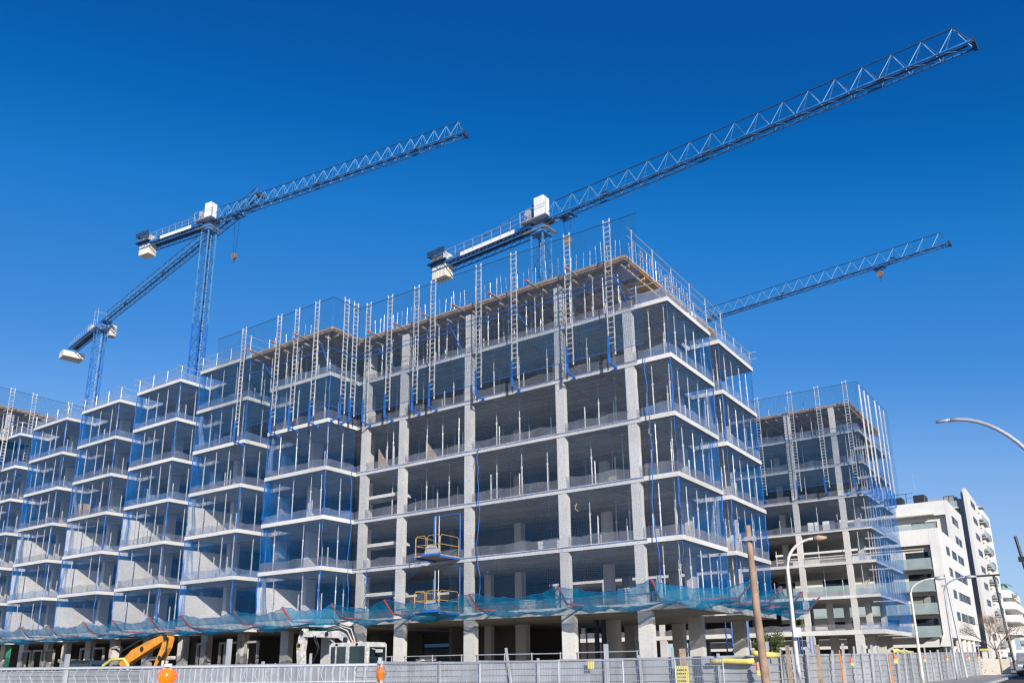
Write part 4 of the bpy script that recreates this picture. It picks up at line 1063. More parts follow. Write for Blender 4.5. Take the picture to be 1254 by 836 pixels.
beacon(-7.63, 8.02, 1.59, R(118), 'round amber warning lamp seen edge-on below the excavator cab')

# ------------------------------------------------------------------ street lamps and poles
def lamp(label, base, top, arm, dz, r0=.085, r1=.045, head=.75, mat='galv', hm='galv', arcn=9, reach=None, z0=None, group='street lamps', hr=(.06, .12, .04)):
    """tapered column bending over in a smooth arc; arm = horizontal vector to the tip"""
    x, y = base; zb = GZ(y) if z0 is None else z0
    t = thing('street_lamp', label, 'street lamp', (x, y, zb), 0, group)
    pts = [(x, y, zb + (top - zb) * k / 6) for k in range(7)]; rs_ = [r0 + (r1 - r0) * k / 6 * .7 for k in range(7)]
    ax, ay = arm
    for k in range(1, arcn + 1):
        a = math.pi / 2 * k / arcn
        pts.append((x + ax * (1 - math.cos(a)), y + ay * (1 - math.cos(a)), top + dz * math.sin(a))); rs_.append(r1 + (r0 - r1) * .3 * (1 - k / arcn))
    emit('pole', MB().tube(pts, n=10, rs=rs_), mat, t, smooth=True)
    tip = Vector(pts[-1]); d = Vector((ax, ay, 0)).normalized()
    o = tip + d * head
    emit('lamp_head', MB().tube([tip - d * .05, tip + d * head * .35, o], n=8, rs=list(hr)), hm, t, smooth=True)
    emit('base_collar', MB().box(x - .16, x + .16, y - .16, y + .16, zb, zb + .03), 'galv', t)
    return t
t = lamp('curved white lamp post in front of the street fence corner', (-9.25, 31.9), 5.2, (1.05, .25), 1.05, .095, .05, .45, 'mast_white', 'timber')
emit('junction_box', MB().box(-9.2, -8.95, 31.6, 31.75, 2.6, 2.95), 'white_paint', t)
lamp('curved pale lamp post beside the balconies of the white building', (-7.95, 50.0), 5.3, (1.3, .2), .75, .09, .05, .5, 'mast_white', 'galv')
lamp('curved lamp post at the corner of the white building', (-7.35, 58.5), 5.9, (1.3, .1), .85, .08, .045, .6, 'galv', 'galv')
t = thing('street_lamp', 'slim straight dark lamp pole before the white building side', 'street lamp', (-7.8, 65.2, .5), 0, 'street lamps')
emit('pole', MB().tube([(-7.6, 65.2, .45), (-7.8, 65.2, 4), (-8.0, 65.2, 7.6)], .075, 8), 'galv', t); emit('lamp_head', MB().box(-8.35, -7.95, 65.1, 65.3, 6.75, 6.87), 'galv', t)
lamp('big curved lamp arm reaching in from the right edge of the sky', (.05, 24.0), 4.05, (-2.35, 0), 3.85, .075, .048, .30, 'galv', 'galv', 16, hr=(.05, .045, .04))
t = thing('street_lamp', 'tall dark street lamp with a flat panel head at the right', 'street lamp', (-6.6, 92, .7), 0, 'street lamps')
emit('pole', MB().tube([(-6.6, 92, .65), (-6.9, 92, 6), (-7.1, 92, 9.6)], .10, 8), 'dark', t); emit('lamp_head', MB().box(-8.8, -6.6, 91.9, 92.3, 9.6, 9.75), 'dark', t)
t = thing('street_lamp', 'dark lamp column cut by the right edge of the picture', 'street lamp', (-1.7, 60, .45), 0, 'street lamps')
emit('pole', MB().tube([(-1.75, 60, .4), (-2.7, 60, 5.6), (-3.1, 60, 9.2)], .09, 8), 'dark', t); emit('camera_box', MB().box(-3.15, -2.75, 59.9, 60.1, 7.6, 7.9), 'dark', t)
# leaning wooden pole
wp = [(-8.82, 27.0, -.1), (-8.90, 27.0, 1.6), (-8.97, 27.0, 3.4), (-9.0, 27, 5.0), (-9.02, 27.0, 6.15)]
t = thing('utility_pole', 'weathered wooden pole leaning in front of the street corner balconies', 'utility pole', wp[0])
emit('pole', MB().tube(wp, n=10, rs=[.15, .14, .125, .105, .09]), 'wood_pole', t, smooth=True)
emit('metal_bracket', MB().box(-9.12, -8.86, 26.84, 26.89, 5.62, 5.75).box(-8.86, -8.80, 26.86, 27.1, 5.6, 5.78), 'galv', t)

# ------------------------------------------------------------------ excavators
def excavator(label, base, cab, cabsz, house, boom, stick, mat, ram, blade=True):
    x, y = base; z = .25
    t = thing('excavator', label, 'excavator', (x, y, z))
    hx0, hx1, hz0, hz1 = house
    for s in (-1, 1):
        yy = y + s * 1.05; pr = [(x - 1.7, .45), (x - 1.5, .25), (x + 1.5, .25), (x + 1.7, .45), (x + 1.7, .75), (x + 1.5, .95), (x - 1.5, .95), (x - 1.7, .75)]
        emit('track', MB().prism(pr, 'y', yy - .28, yy + .28), 'rubber', t)
    emit('body', MB().prism([(hx0, hz0), (hx1, hz0), (hx1, hz1 - .25), (hx1 - .3, hz1), (hx0 + .2, hz1), (hx0, hz1 - .3)], 'y', y - 1.1, y + 1.1), mat, t, bevel=.05)
    cx0, cx1, cy0, cy1, cz0, cz1 = cab
    c = emit('cab', MB().prism([(cx0, cz0), (cx1, cz0), (cx1, cz1 - .12), (cx1 - .12, cz1), (cx0 + .3, cz1), (cx0 + .12, cz1 - .15)], 'y', cy0, cy1), 'crane_dark' if mat == 'orange_paint' else mat, t, bevel=.03)
    w_ = cx1 - cx0
    if mat == 'orange_paint': emit('roof_cap', MB().box(cx0 + .25, cx1 - .1, cy0 - .03, cy1, cz1 - .12, cz1 + .04), 'dark', c)
    for (a, b) in ((.10, .47), (.53, .93)):
        emit('window', MB().box(cx0 + w_ * a, cx0 + w_ * b, cy0 - .02, cy0 - .004, cz0 + .55, cz1 - .2), 'cab_glass', c)
    emit('window', MB().box(cx1 + .004, cx1 + .02, cy0 + .12, cy1 - .12, cz0 + .5, cz1 - .25), 'cab_glass', c)
    for q in (.25, .75): emit('work_lamp', MB().bar((cx0 + w_ * q, cy0 - .09, cz1 - .1), (cx0 + w_ * q, cy0 - .01, cz1 - .1), .06, n=10), 'dark', c)
    emit('beacon', MB().bar((cx0 + w_ * .45, cy0 + .5, cz1), (cx0 + w_ * .45, cy0 + .5, cz1 + .14), .07, .05, n=10), 'orange_plastic', c)
    # boom: list of (x, z, half height)
    def arm(name, pts, wy, mat_, yy):
        up = [(px, pz + hh) for px, pz, hh in pts]; dn = [(px, pz - hh) for px, pz, hh in pts][::-1]
        return emit(name, MB().prism(up + dn, 'y', yy - wy, yy + wy), mat_, t, bevel=.03)
    arm('boom', boom, .2, mat, y - .3)
    st = MB()
    L_ = [(px - hh, pz) for px, pz, hh in stick]; R_ = [(px + hh, pz) for px, pz, hh in stick][::-1]
    emit('stick', MB().prism(L_ + R_, 'y', y - .3 - .16, y - .3 + .16), mat, t, bevel=.03)
    for (p, q, r) in ram:
        P = Vector((p[0], y - .3, p[1])); Q = Vector((q[0], y - .3, q[1])); M = P.lerp(Q, .55)
        cl = emit('hydraulic_cylinder', MB().bar(P, M, r, n=10), mat if r < .09 else 'dark', t)
        emit('piston_rod', MB().bar(M, Q, r * .55, n=8), 'galv', cl)
    bx_, bz_, _ = stick[-1]
    emit('bucket', MB().prism([(bx_ - .35, bz_), (bx_ + .35, bz_), (bx_ + .55, bz_ - .6), (bx_ + .2, bz_ - 1.0), (bx_ - .5, bz_ - .8)], 'y', y - .8, y + .2), 'dark', t)
    return t
tw_ = excavator('white excavator with folded arm behind the pale hoarding', (-33.5, 32.2), (-33.4, -30.45, 31.0, 32.4, 1.0, 2.98), None, (-35.0, -31.0, .95, 1.6),
    [(-32.3, 2.2, .25), (-32.6, 3.1, .28), (-33.4, 3.45, .20), (-34.8, 3.5, .17), (-36.2, 3.55, .16)],
    [(-36.2, 3.85, .10), (-36.35, 3.4, .24), (-36.45, 2.6, .24), (-36.3, 1.4, .2)], 'machine_white',
    [((-33.2, 3.85), (-35.9, 3.98), .085), ((-32.9, 2.4), (-34.3, 3.3), .08)])
for k in range(5):
    emit('hydraulic_hose', MB().tube([(-32.1 - k * .08, 31.75, 2.2), (-31.95 - k * .1, 31.7, 3.0), (-32.3 - k * .12, 31.7, 3.75 - k * .05), (-33.2, 31.7, 3.95 - k * .05), (-34.2, 31.7, 3.8 - k * .04)], .035, 6), 'machine_white' if k % 2 else 'dark', tw_, smooth=True)
for k in range(2):
    emit('hydraulic_hose', MB().tube([(-35.3 + k * .15, 31.7, 3.4), (-34.9 + k * .1, 31.7, 2.8), (-35.2, 31.7, 2.1), (-35.9, 31.7, 1.5)], .04, 6), 'dark', tw_, smooth=True)
emit('marking_plate', MB().box(-36.62, -36.42, 31.70, 31.73, 2.75, 3.05), 'yellow_plastic', tw_)
emit('mirror', MB().box(-30.1, -29.7, 31.2, 31.3, 2.45, 2.6).bar((-30.4, 31.25, 2.65), (-29.9, 31.25, 2.55), .02), 'machine_white', tw_)
to_ = excavator('orange excavator with raised bent arm behind the left hoarding', (-57.5, 32.6), (-60.9, -57.6, 31.6, 33.0, .9, 2.42), None, (-61.5, -56.3, .9, 1.5),
    [(-55.6, 1.2, .35), (-54.8, 1.9, .42), (-53.6, 2.65, .40), (-51.8, 3.25, .34), (-50.2, 3.72, .24), (-49.6, 3.85, .12)],
    [(-49.75, 4.1, .10), (-49.7, 3.7, .40), (-49.9, 3.1, .42), (-50.5, 2.2, .34), (-50.9, 1.2, .26)], 'orange_paint',
    [((-54.9, 2.5), (-50.2, 4.05), .10), ((-55.2, 1.4), (-52.6, 2.9), .10)])
emit('hydraulic_hose', MB().tube([(-54.9, 32.0, 2.4), (-54.4, 31.95, 3.0), (-52.8, 31.95, 3.55), (-51.0, 31.95, 4.0), (-50.0, 31.95, 4.05), (-49.3, 31.95, 3.7), (-49.4, 31.95, 2.9), (-50.2, 31.95, 1.9)], .06, 6), 'dark', to_, smooth=True)
tag(emit('hose_loop', MB().tube([(-55.6, 31.2, 1.2), (-55.2, 31.2, 2.1), (-54.2, 31.2, 2.45), (-52.8, 31.2, 2.45), (-52.3, 31.2, 2.1), (-52.2, 31.2, 1.2)], .10, 8), 'yellow_plastic', loc=(-54, 31.2, 1.2), smooth=True), 'bright yellow hose arched in front of the orange arm', 'hose')

# ------------------------------------------------------------------ finished white flats
def window(parent, x0, x1, y, z0, z1, f=.07, mull=1, ax='y', mat='window_glass', fmat='dark'):
    """window set in a wall; ax 'y': faces -Y at y; ax 'x': faces +X at x=y, x0..x1 are Y values"""
    fr = MB(); g = MB()
    def B(m, a0, a1, d0, d1, c0, c1):
        if ax == 'y': m.box(a0, a1, y - d1, y - d0, c0, c1)
        else: m.box(y + d0, y + d1, a0, a1, c0, c1)
    B(fr, x0, x1, .0, .05, z0, z0 + f); B(fr, x0, x1, .0, .05, z1 - f, z1)
    B(fr, x0, x0 + f, .0, .05, z0 + f + .002, z1 - f - .002); B(fr, x1 - f, x1, .0, .05, z0 + f + .002, z1 - f - .002)
    for k in range(1, mull + 1):
        c = x0 + (x1 - x0) * k / (mull + 1); B(fr, c - .04, c + .04, 0, .045, z0 + f + .002, z1 - f - .002)
    o = emit('window', fr, fmat, parent)
    B(g, x0 + f, x1 - f, .004, .015, z0 + f, z1 - f); emit('pane', g, mat, o)
    return o
wb = thing('apartment_building', 'finished white apartment block with long glass balconies right of the frames', 'building', (-28, 135, .9))
XS = -15.1
# lower volume: side wall with recessed window strips
emit('side_wall', MB().box(XS - .4, XS, 122.7, 153.5, 4.7, 19.1), 'white_render', wb)
emit('side_wall', MB().box(XS - .4, XS, 136.8, 153.5, 19.1, 25.15), 'white_render', wb)
emit('front_wall', MB().box(-52, -16.2, 123.6, 123.9, 4.9, 19.1), 'cream_render', wb)
emit('front_pier', MB().prism([(-16.9, 3.6), (XS - .41, 3.6), (XS - .41, 19.1), (-16.3, 19.1), (-16.3, 5.2)], 'y', 122.69, 123.1), 'white_render', wb)
emit('roof_band', MB().box(-52, -16.31, 122.7, 123.0, 16.95, 19.1), 'white_render', wb)
emit('lower_roof', MB().box(-52, XS - .41, 123.01, 153, 18.5, 18.8), 'grey_render', wb)
emit('base_band', MB().box(-52, -16.92, 122.7, 123.0, 3.55, 3.95).prism([(-16.9, 3.96), (-16.9, 5.2), (-18.9, 3.96)], 'y', 122.72, 122.98), 'white_render', wb)
emit('base_fascia', MB().box(-52, -17.0, 123.3, 123.5, 3.95, 5.0), 'grey_render', wb)
for i, z in enumerate((4.95, 7.9, 10.85, 13.8)):
    s = emit('balcony_floor', MB().box(-50, -16.45, 121.9, 123.59, z - .14, z + .05), 'white_paint', wb)
    bl = emit('balcony_rail', MB().box(-50, -16.5, 121.78, 121.84, z - .12, z + 1.3).box(-16.5, -16.44, 121.85, 123.5, z - .12, z + 1.3), 'balcony_glass', wb)
    for (a, b) in ((-19.6, -16.8), (-24.0, -21.6), (-31, -27.5), (-38, -35), (-44, -41)): window(wb, a, b, 123.59, z + .15, z + 2.3, .09, 1)
    emit('awning_box', MB().box(-46, -17.2, 123.3, 123.58, z + 2.66, z + 2.8), 'awning', wb)
emit('upper_front_wall', MB().box(-52, XS - .41, 137.6, 137.9, 18.81, 23.6), 'cream_render', wb)
emit('upper_fascia', MB().box(-52, XS - .41, 136.8, 137.1, 23.0, 25.15), 'white_render', wb)
emit('upper_roof', MB().box(-52, XS - .41, 137.11, 153, 24.6, 24.9), 'grey_render', wb)
for (a, b) in ((-20.4, -16.9), (-24.3, -22.9), (-33, -29), (-41, -37)): window(wb, a, b, 137.59, 20.1, 22.2, .1, 1)
emit('terrace_rail', MB().box(-46, -15.9, 125.6, 125.66, 18.9, 20.2), 'balcony_glass', wb)
emit('terrace_awning', MB().box(-45, -17.0, 136.0, 136.79, 23.05, 23.2), 'awning', wb)
for z, rows in ((22.1, ((140.4, 2), (144.0, 2))), (19.1, ((141.2, 2), (145.0, 2))), (16.1, ((128.3, 2), (134.0, 3), (140.5, 4))), (13.15, ((128.3, 2), (134.0, 4), (141.0, 4))), (10.15, ((129.0, 2), (134.5, 4), (141.0, 4))), (7.15, ((129.2, 2), (134.0, 4), (141.0, 5)))):
    for (y0, n) in rows:
        for k in range(n): window(wb, y0 + k * 1.6, y0 + k * 1.6 + 1.35, XS + .003, z, z + 1.15, .06, 0, 'x')
for k in range(5):
    emit('pillar', MB().bar((XS - .5, 124.5 + k * 5.2, .8), (XS - .5, 124.5 + k * 5.2, 4.69 if k else 3.6), .42, n=14), 'cream_render', wb)
emit('recessed_shopfront', MB().box(-52, -17.4, 127, 127.3, .5, 4.9).box(-17.4, -17.1, 127.31, 153, .5, 4.69), 'dark', wb)
for k in range(6): emit('ground_window', MB().box(-50 + k * 5.2, -46.4 + k * 5.2, 126.9, 126.98, 2.3, 3.4), 'window_glass', wb)
emit('low_wall', MB().box(-52, -19, 126.6, 126.85, .5, 2.2), 'cream_render', wb)
emit('soffit', MB().box(-52, XS - .42, 123.52, 153, 4.5, 4.69), 'cream_render', wb)
mb = MB()
for x in (-42, -35, -28, -21): mb.bar((x, 140, 24.9), (x, 140, 27.3), .05)
mb.bar((-42, 140, 27.3), (-20, 140, 27.3), .05).bar((-42, 140, 26.6), (-20, 140, 26.6), .03)
emit('roof_pergola', mb, 'dark', wb)
emit('roof_plant', MB().box(-20.3, -18.6, 142, 145, 24.9, 27.3), 'dark', wb, bevel=.1)
emit('roof_plant', MB().box(-17.6, -16.4, 146, 150, 24.9, 26.6), 'dark', wb)
emit('roof_hatch', MB().prism([(-27, 24.9), (-22, 24.9), (-22, 27.2), (-24.5, 27.2)], 'y', 142, 145), 'dark', wb)
emit('roof_duct', MB().bar((-33, 141, 26.4), (-30.2, 141, 25.2), .35, n=8), 'awning', wb)
emit('antenna', MB().bar((-20, 143, 28.3), (-20, 143, 31), .03), 'galv', wb)

# white tower behind
tw = thing('apartment_tower', 'taller white tower with slanted parapet rising behind the apartment block', 'building', (-20, 185, 1.3))
emit('side_wall', MB().prism([(167, 1), (184, 1), (184, 31.9), (167.6, 32.2), (167, 31.9)], 'x', XS - .5, XS), 'white_render', tw)
emit('side_wall', MB().box(XS - .5, XS, 189.5, 208.9, 1, 32.2), 'white_render', tw)
emit('recessed_wall', MB().box(XS - 1.9, XS - 1.5, 184.01, 189.49, 1, 31.4), 'grey_render', tw)
emit('front_wall', MB().box(-30, XS - .51, 168.4, 168.7, 1, 30.5), 'grey_render', tw)
emit('end_pier', MB().box(XS - .9, XS - .51, 167.4, 168.39, 1, 31.5), 'grey_render', tw)
emit('roof', MB().box(-30, XS - .51, 168.71, 208, 30.0, 30.4).box(-24, -17, 170, 180, 30.41, 31.2), 'grey_render', tw)
for i in range(10):
    z = 1.3 + 3.05 * i
    emit('balcony_floor', MB().box(-29, -16.7, 166.9, 168.39, z - .12, z + .1), 'white_paint', tw)
    emit('balcony_rail', MB().box(-29, -16.75, 166.85, 166.9, z + .1, z + 1.2), 'balcony_glass', tw)
    window(tw, -19.0, -17.2, 168.39, z + .2, z + 2.5, .1, 1)
    window(tw, 173.2, 179.5, XS + .003, z + 1.0, z + 2.1, .08, 3, 'x')
    window(tw, 198.0, 205.0, XS + .003, z + 1.0, z + 2.1, .08, 3, 'x')
    emit('balcony_floor', MB().box(XS - 1.49, XS + .55, 184.8, 196.4, z - .1, z + .1), 'grey_render', tw)
    emit('balcony_rail', MB().box(XS + .5, XS + .55, 184.8, 196.4, z + .1, z + 1.15), 'balcony_glass', tw)
    emit('awning', MB().box(XS + .003, XS + .9, 185.2, 188.6, z + 2.5, z + 2.62), 'awning', tw)

# curved white building
cb = thing('office_building', 'low building with stacked wavy white balcony bands at the end of the street', 'building', (-22, 250, 1.8))
def wavy(x0, x1, y0, y1, z0, z1, k):
    pts = []
    for i in range(25):
        u = i / 24; pts.append((x0 + (x1 - x0) * u, y0 + .9 * math.sin(u * 5 + k) * (1 - u)))
    for i in range(1, 9):
        a = i / 8 * math.pi / 2; pts.append((x1 + 2.2 * math.sin(a), y0 + 4.5 - 4.5 * math.cos(a)))
    pts += [(x1 + 2.2, y1), (x0, y1)]
    return MB().prism(pts, 'z', z0, z1)
for i, (z0, z1) in enumerate(((8.0, 9.9), (11.1, 12.9), (14.3, 16.2), (17.2, 19.1))):
    emit('balcony_band', wavy(-42, -17.4 + (0, .2, 0, -.5)[i], 244, 275, z0, z1, i * 1.1), 'white_render', cb, bevel=.12)
for i, (z0, z1) in enumerate(((9.92, 11.08), (12.92, 14.28), (16.22, 17.18))):
    emit('glazed_storey', MB().box(-41, -18.5, 247, 273, z0, z1), 'window_glass', cb)
    for x in (-24.5, -20.5): emit('pillar', MB().bar((x, 246.2, z0), (x, 246.2, z1), .45, n=10), 'cream_render', cb)
for x in (-25.5, -21.5, -19.0, -17.8): emit('pillar', MB().bar((x, 248 + (x + 25) * .3, 1.6), (x, 248 + (x + 25) * .3, 7.99), .75, n=12), 'cream_render', cb)
emit('shopfront', MB().box(-41, -19.5, 252, 270, 1.6, 7.98), 'dark', cb)
emit('canopy', MB().box(-34, -20.0, 243, 245.4, 4.4, 4.9), 'dark', cb)
sg = emit('shop_sign', MB().box(-22.9, -19.6, 242.9, 243.0 - .02, 4.95, 7.0), 'blue_sign', cb)
def text_mesh(body, size, parent, loc, mat, rot=(math.pi / 2, 0, 0)):
    cu = bpy.data.curves.new('lettering', 'FONT'); cu.body = body; cu.size = size; cu.extrude = .02
    o = bpy.data.objects.new('lettering_curve', cu); col.objects.link(o)
    dg = bpy.context.evaluated_depsgraph_get(); me = bpy.data.meshes.new_from_object(o.evaluated_get(dg))
    bpy.data.objects.remove(o); me.materials.clear(); me.materials.append(MATS[mat])
    l = bpy.data.objects.new('lettering', me); col.objects.link(l); l.parent = parent; l.location = loc; l.rotation_euler = rot
    return l
text_mesh('STX', 1.35, sg, (-21.9 + 22, 242.85 - 250, 5.55 - 1.8), 'text_white').location = (.45, -7.16, 3.75)
emit('roof_canopy', MB().box(-26.5, -20, 246, 252, 20.6, 20.9).bar((-26, 247, 19.1), (-26, 247, 20.6), .12).bar((-20.4, 247, 19.1), (-20.4, 247, 20.6), .12), 'grey_render', cb)
bb = thing('apartment_building', 'brown and grey building closing the street at the right edge', 'building', (-14, 305, 2.2))
emit('wall', MB().box(-19, -2, 300, 320, 2, 16), 'cream_render', bb)
for i in range(4):
    emit('balcony_band', MB().box(-18.8, -2.2, 299.0, 299.99, 3.5 + i * 3.1, 4.6 + i * 3.1), 'grey_render', bb)
    window(bb, -17, -5, 299.99, 4.7 + i * 3.1, 6.3 + i * 3.1, .1, 3)
# off to the right across the road: the block whose shadow falls on the carriageway
ob = thing('apartment_building', 'plain brick building across the road outside the right edge', 'building', (30, 60, 0))
emit('wall', MB().box(17, 40, 46, 150, 0, 12.5), 'brick_wall', ob)
for k in range(20): window(ob, 50 + k * 4.6, 52 + k * 4.6, 17 - .003, 5, 6.6, .08, 1, 'x')

# ------------------------------------------------------------------ vegetation
def branch(mb, p, d, L, r, depth, maxd, spread=.5, up=.1):
    q = p + d * L; mb.bar(p, q, r, r * .7, n=6 if depth < 2 else 4, cap=False)
    if depth >= maxd: return
    for k in range(3 if depth < 3 else 2 + (random.random() < .5)):
        nd = (d + Vector((rnd(-1, 1), rnd(-1, 1), rnd(-.45, .8) * .7)) * spread * (1.1 if depth else 1.0) + Vector((0, 0, up))).normalized()
        branch(mb, q, nd, L * rnd(.62, .86), r * .62, depth + 1, maxd, spread, up)
bt = thing('bare_tree', 'leafless winter tree with a fan of twigs beside the street fence end', 'tree', (-7.0, 83, .62))
emit('trunk', MB().tube([(-6.9, 83, .6), (-7.0, 83, 1.5), (-7.15, 83, 2.5)], n=8, rs=[.13, .11, .09]), 'twig', bt)
random.seed(21); mb = MB()
for a in ((-.75, .2, .75), (.55, -.2, .85), (-.1, .5, 1), (.75, .5, .65), (-.35, -.5, .9)): branch(mb, Vector((-7.15, 83, 2.5)), Vector(a).normalized(), .95, .055, 0, 6, .66, .0)
emit('branches', mb, 'twig', bt)
def leaf_tree(label, x, y, z0, h, rad, n, name='tree', cat='tree', mats=('leaf', 'leaf_light')):
    t = thing(name, label, cat, (x, y, z0))
    emit('trunk', MB().tube([(x, y, z0), (x + .05, y, z0 + h * .45), (x, y, z0 + h * .8)], n=7, rs=[.12, .09, .04]), 'twig', t)
    for mi, mt in enumerate(mats):
        mb = MB()
        cl = [(Vector((rnd(-1, 1), rnd(-1, 1), rnd(-.8, 1))) * rad * .75, rnd(.3, .5) * rad) for _ in range(9)]
        for _ in range(n):
            c, r_ = random.choice(cl); v = Vector((random.gauss(0, 1), random.gauss(0, 1), random.gauss(0, 1))).normalized() * r_ * rnd(.5, 1.05)
            p = Vector((x, y, z0 + h * .6)) + c + v; a = Vector((rnd(-1, 1), rnd(-1, 1), rnd(-1, 1))).normalized(); b = a.cross(Vector((rnd(-1, 1), rnd(-1, 1), 1))).normalized(); s = rnd(.05, .11)
            mb.quad(p - a * s, p + b * s * .6, p + a * s, p - b * s * .6)
        emit('crown', mb, mt, t)
    return t
leaf_tree('small green tree glimpsed through the far frame ground floor', -24.2, 76.0, .5, 4.6, 1.3, 1500)
t = thing('palm_plant', 'palm plant on the roof terrace of the wavy white building', 'plant', (-17.6, 246, 19.1))
mb = MB()
for k in range(16):
    a = k * 2.4; L = rnd(2.0, 3.0); c, s = math.cos(a), math.sin(a)
    pts = [Vector((-17.6 + c * L * u, 246 + s * L * u, 20.4 + 1.5 * u - 2.0 * u * u)) for u in (0, .33, .66, 1)]
    for p, q in zip(pts, pts[1:]): 
        o = Vector((-s, c, 0)) * .22; mb.quad(p - o, q - o * .8, q + o * .8, p + o)
emit('fronds', mb, 'palm', t); emit('stem', MB().bar((-17.6, 246, 19.1), (-17.6, 246, 20.4), .12, n=6), 'twig', t)
leaf_tree('bushy plant trailing over the second highest wavy balcony', -15.6, 247.5, 16.2, 2.2, 1.0, 250, 'balcony_plant', 'plant')
leaf_tree('low green plant growing on the rubble inside the far frame', -22.6, 81.0, LV[1], 1.2, .5, 160, 'shrub', 'plant')

# ------------------------------------------------------------------ vehicles
def car(label, x0, y0, W, H, L, mat, cat='car', van=False):
    g = GZ(y0); xc = x0 + W / 2
    t = thing('parked_car' if not van else 'parked_van', label, cat, (xc, y0, g))
    h = H
    if van: prof = [(0, .35), (.1, .25), (L, .25), (L, h - .15), (L - .2, h), (1.6, h), (.95, h * .62), (.15, h * .5), (0, h * .42)]
    else: prof = [(0, .35), (.15, .25), (L, .28), (L, h * .62), (L - .25, h * .95), (L - .8, h), (1.9, h), (1.15, h * .63), (.2, h * .55), (0, h * .44)]
    mb = MB(); n = len(prof)
    for s, ins in ((-1, .12), (-1, 0), (1, 0), (1, .12)):
        for (a, z) in prof:
            taper = (.14 * max(0, (z - h * .55) / (h * .45)))
            mb.v.append((xc + s * (W / 2 - taper - ins * .6), y0 + a, g + z))
    for k in range(3):
        for i in range(n):
            j = (i + 1) % n; mb.f.append((k * n + i, k * n + j, (k + 1) * n + j, (k + 1) * n + i))
    mb.f.append(tuple(range(n))[::-1]); mb.f.append(tuple(range(3 * n, 4 * n)))
    emit('body', mb, mat, t, bevel=.03)
    wz0, wz1 = (h * .64, h * .93)
    ya, yb = (1.17, 1.85) if not van else (.99, 1.55)
    emit('windscreen', MB().quad((xc - W * .40, y0 + ya - .02, g + wz0 + .03), (xc + W * .40, y0 + ya - .02, g + wz0 + .03), (xc + W * .34, y0 + yb - .03, g + wz1 + .03), (xc - W * .34, y0 + yb - .03, g + wz1 + .03)), 'window_glass', t)
    for s in (-1, 1):
        emit('side_window', MB().quad((xc + s * (W / 2 - .005), y0 + 1.5, g + h * .64), (xc + s * (W / 2 - .005), y0 + L - .8, g + h * .64), (xc + s * (W / 2 - .10), y0 + L - 1.0, g + h * .9), (xc + s * (W / 2 - .10), y0 + 2.0, g + h * .9)), 'window_glass', t)
        emit('headlight', MB().box(xc + s * W * .30 - .2, xc + s * W * .30 + .2, y0 - .03, y0 + .1, g + h * .42, g + h * .52), 'white_paint', t, bevel=.02)
        emit('mirror', MB().box(xc + s * (W / 2 + .02), xc + s * (W / 2 + .22), y0 + 1.35, y0 + 1.5, g + h * .62, g + h * .72), mat if van else 'dark', t, bevel=.02)
        for yy in (.85, L - .85):
            w_ = emit('wheel', MB().bar((xc + s * (W / 2 - .2), y0 + yy, g + .34), (xc + s * (W / 2 + .01), y0 + yy, g + .34), .34, n=18), 'rubber', t)
            emit('rim', MB().bar((xc + s * (W / 2 + .012), y0 + yy, g + .34), (xc + s * (W / 2 + .02), y0 + yy, g + .34), .2, n=14), 'galv', w_)
    emit('grille', MB().box(xc - W * .22, xc + W * .22, y0 - .03, y0 + .02, g + h * .36, g + h * .5), 'dark', t)
    emit('bumper', MB().box(xc - W * .46, xc + W * .46, y0 - .06, y0 + .05, g + .22, g + .42), 'dark', t)
    emit('number_plate', MB().box(xc - .26, xc + .26, y0 - .08, y0 - .062, g + .36, g + .47), 'white_paint', t)
    return t
car('silver car facing the camera at the right edge of the street', -5.35, 74.5, 1.85, 1.62, 4.5, 'car_silver')
car('white van parked behind the silver car', -6.75, 93, 1.95, 2.0, 4.8, 'car_white', 'van', True)
def moto(x, y, label):
    g = GZ(y); t = thing('motorcycle', label, 'motorcycle', (x, y, g), 0, 'parked motorcycles')
    for yy in (0, 1.35):
        a = [(x, y + yy + .3 * math.cos(q), g + .45 + .3 * math.sin(q)) for q in [2 * math.pi * i / 16 for i in range(17)]]
        emit('wheel', MB().tube(a, .06, 6), 'rubber', t)
    emit('body', MB().prism([(y + .25, g + .5), (y + 1.1, g + .45), (y + 1.5, g + .95), (y + .9, g + .95), (y + .45, g + 1.1), (y + .2, g + .9)], 'x', x - .16, x + .16), 'dark', t, bevel=.04)
    emit('handlebar', MB().bar((x - .35, y + .25, g + 1.15), (x + .35, y + .25, g + 1.15), .02), 'galv', t)
    emit('windshield', MB().box(x - .18, x + .18, y + .1, y + .14, g + 1.0, g + 1.35), 'cab_glass', t)
moto(-6.9, 86, 'dark motorcycle with windshield parked left of the white van'); moto(-7.6, 88.2, 'dark motorcycle half hidden by the bare tree trunk')
# boards at the end of the fence
def pboard(x, y, W, h, label, mats):
    t = thing('printed_board', label, 'board', (x, y, GZ(y) + .1), 0, 'boards at the end of the street fence')
    g = GZ(y) + .12
    emit('board', MB().box(x, x + W, y, y + .05, g, g + h), 'cream_steel', t)
    mb = MB()
    for k in range(9): a, b = x + rnd(.05, W - .25), g + rnd(.1, h - .25); mb.box(a, a + rnd(.05, .14), y - .008, y - .004, b, b + rnd(.02, .07))
    emit('print', mb, mats, t)
pboard(-7.65, 73.3, 1.1, 1.2, 'white board with coloured stickers right of the last fence post', 'red_steel'); pboard(-6.3, 75.6, .55, 1.15, 'white board with green and yellow prints beside the orange post', 'yellow_plastic'); pboard(-6.95, 74.6, .6, 1.15, 'white board with yellow prints next to the pale pillar', 'yellow_plastic')
t = thing('concrete_pillar', 'pale square pillar with a yellow cap at the end of the fence', 'pillar', (-7.2, 74, .5))
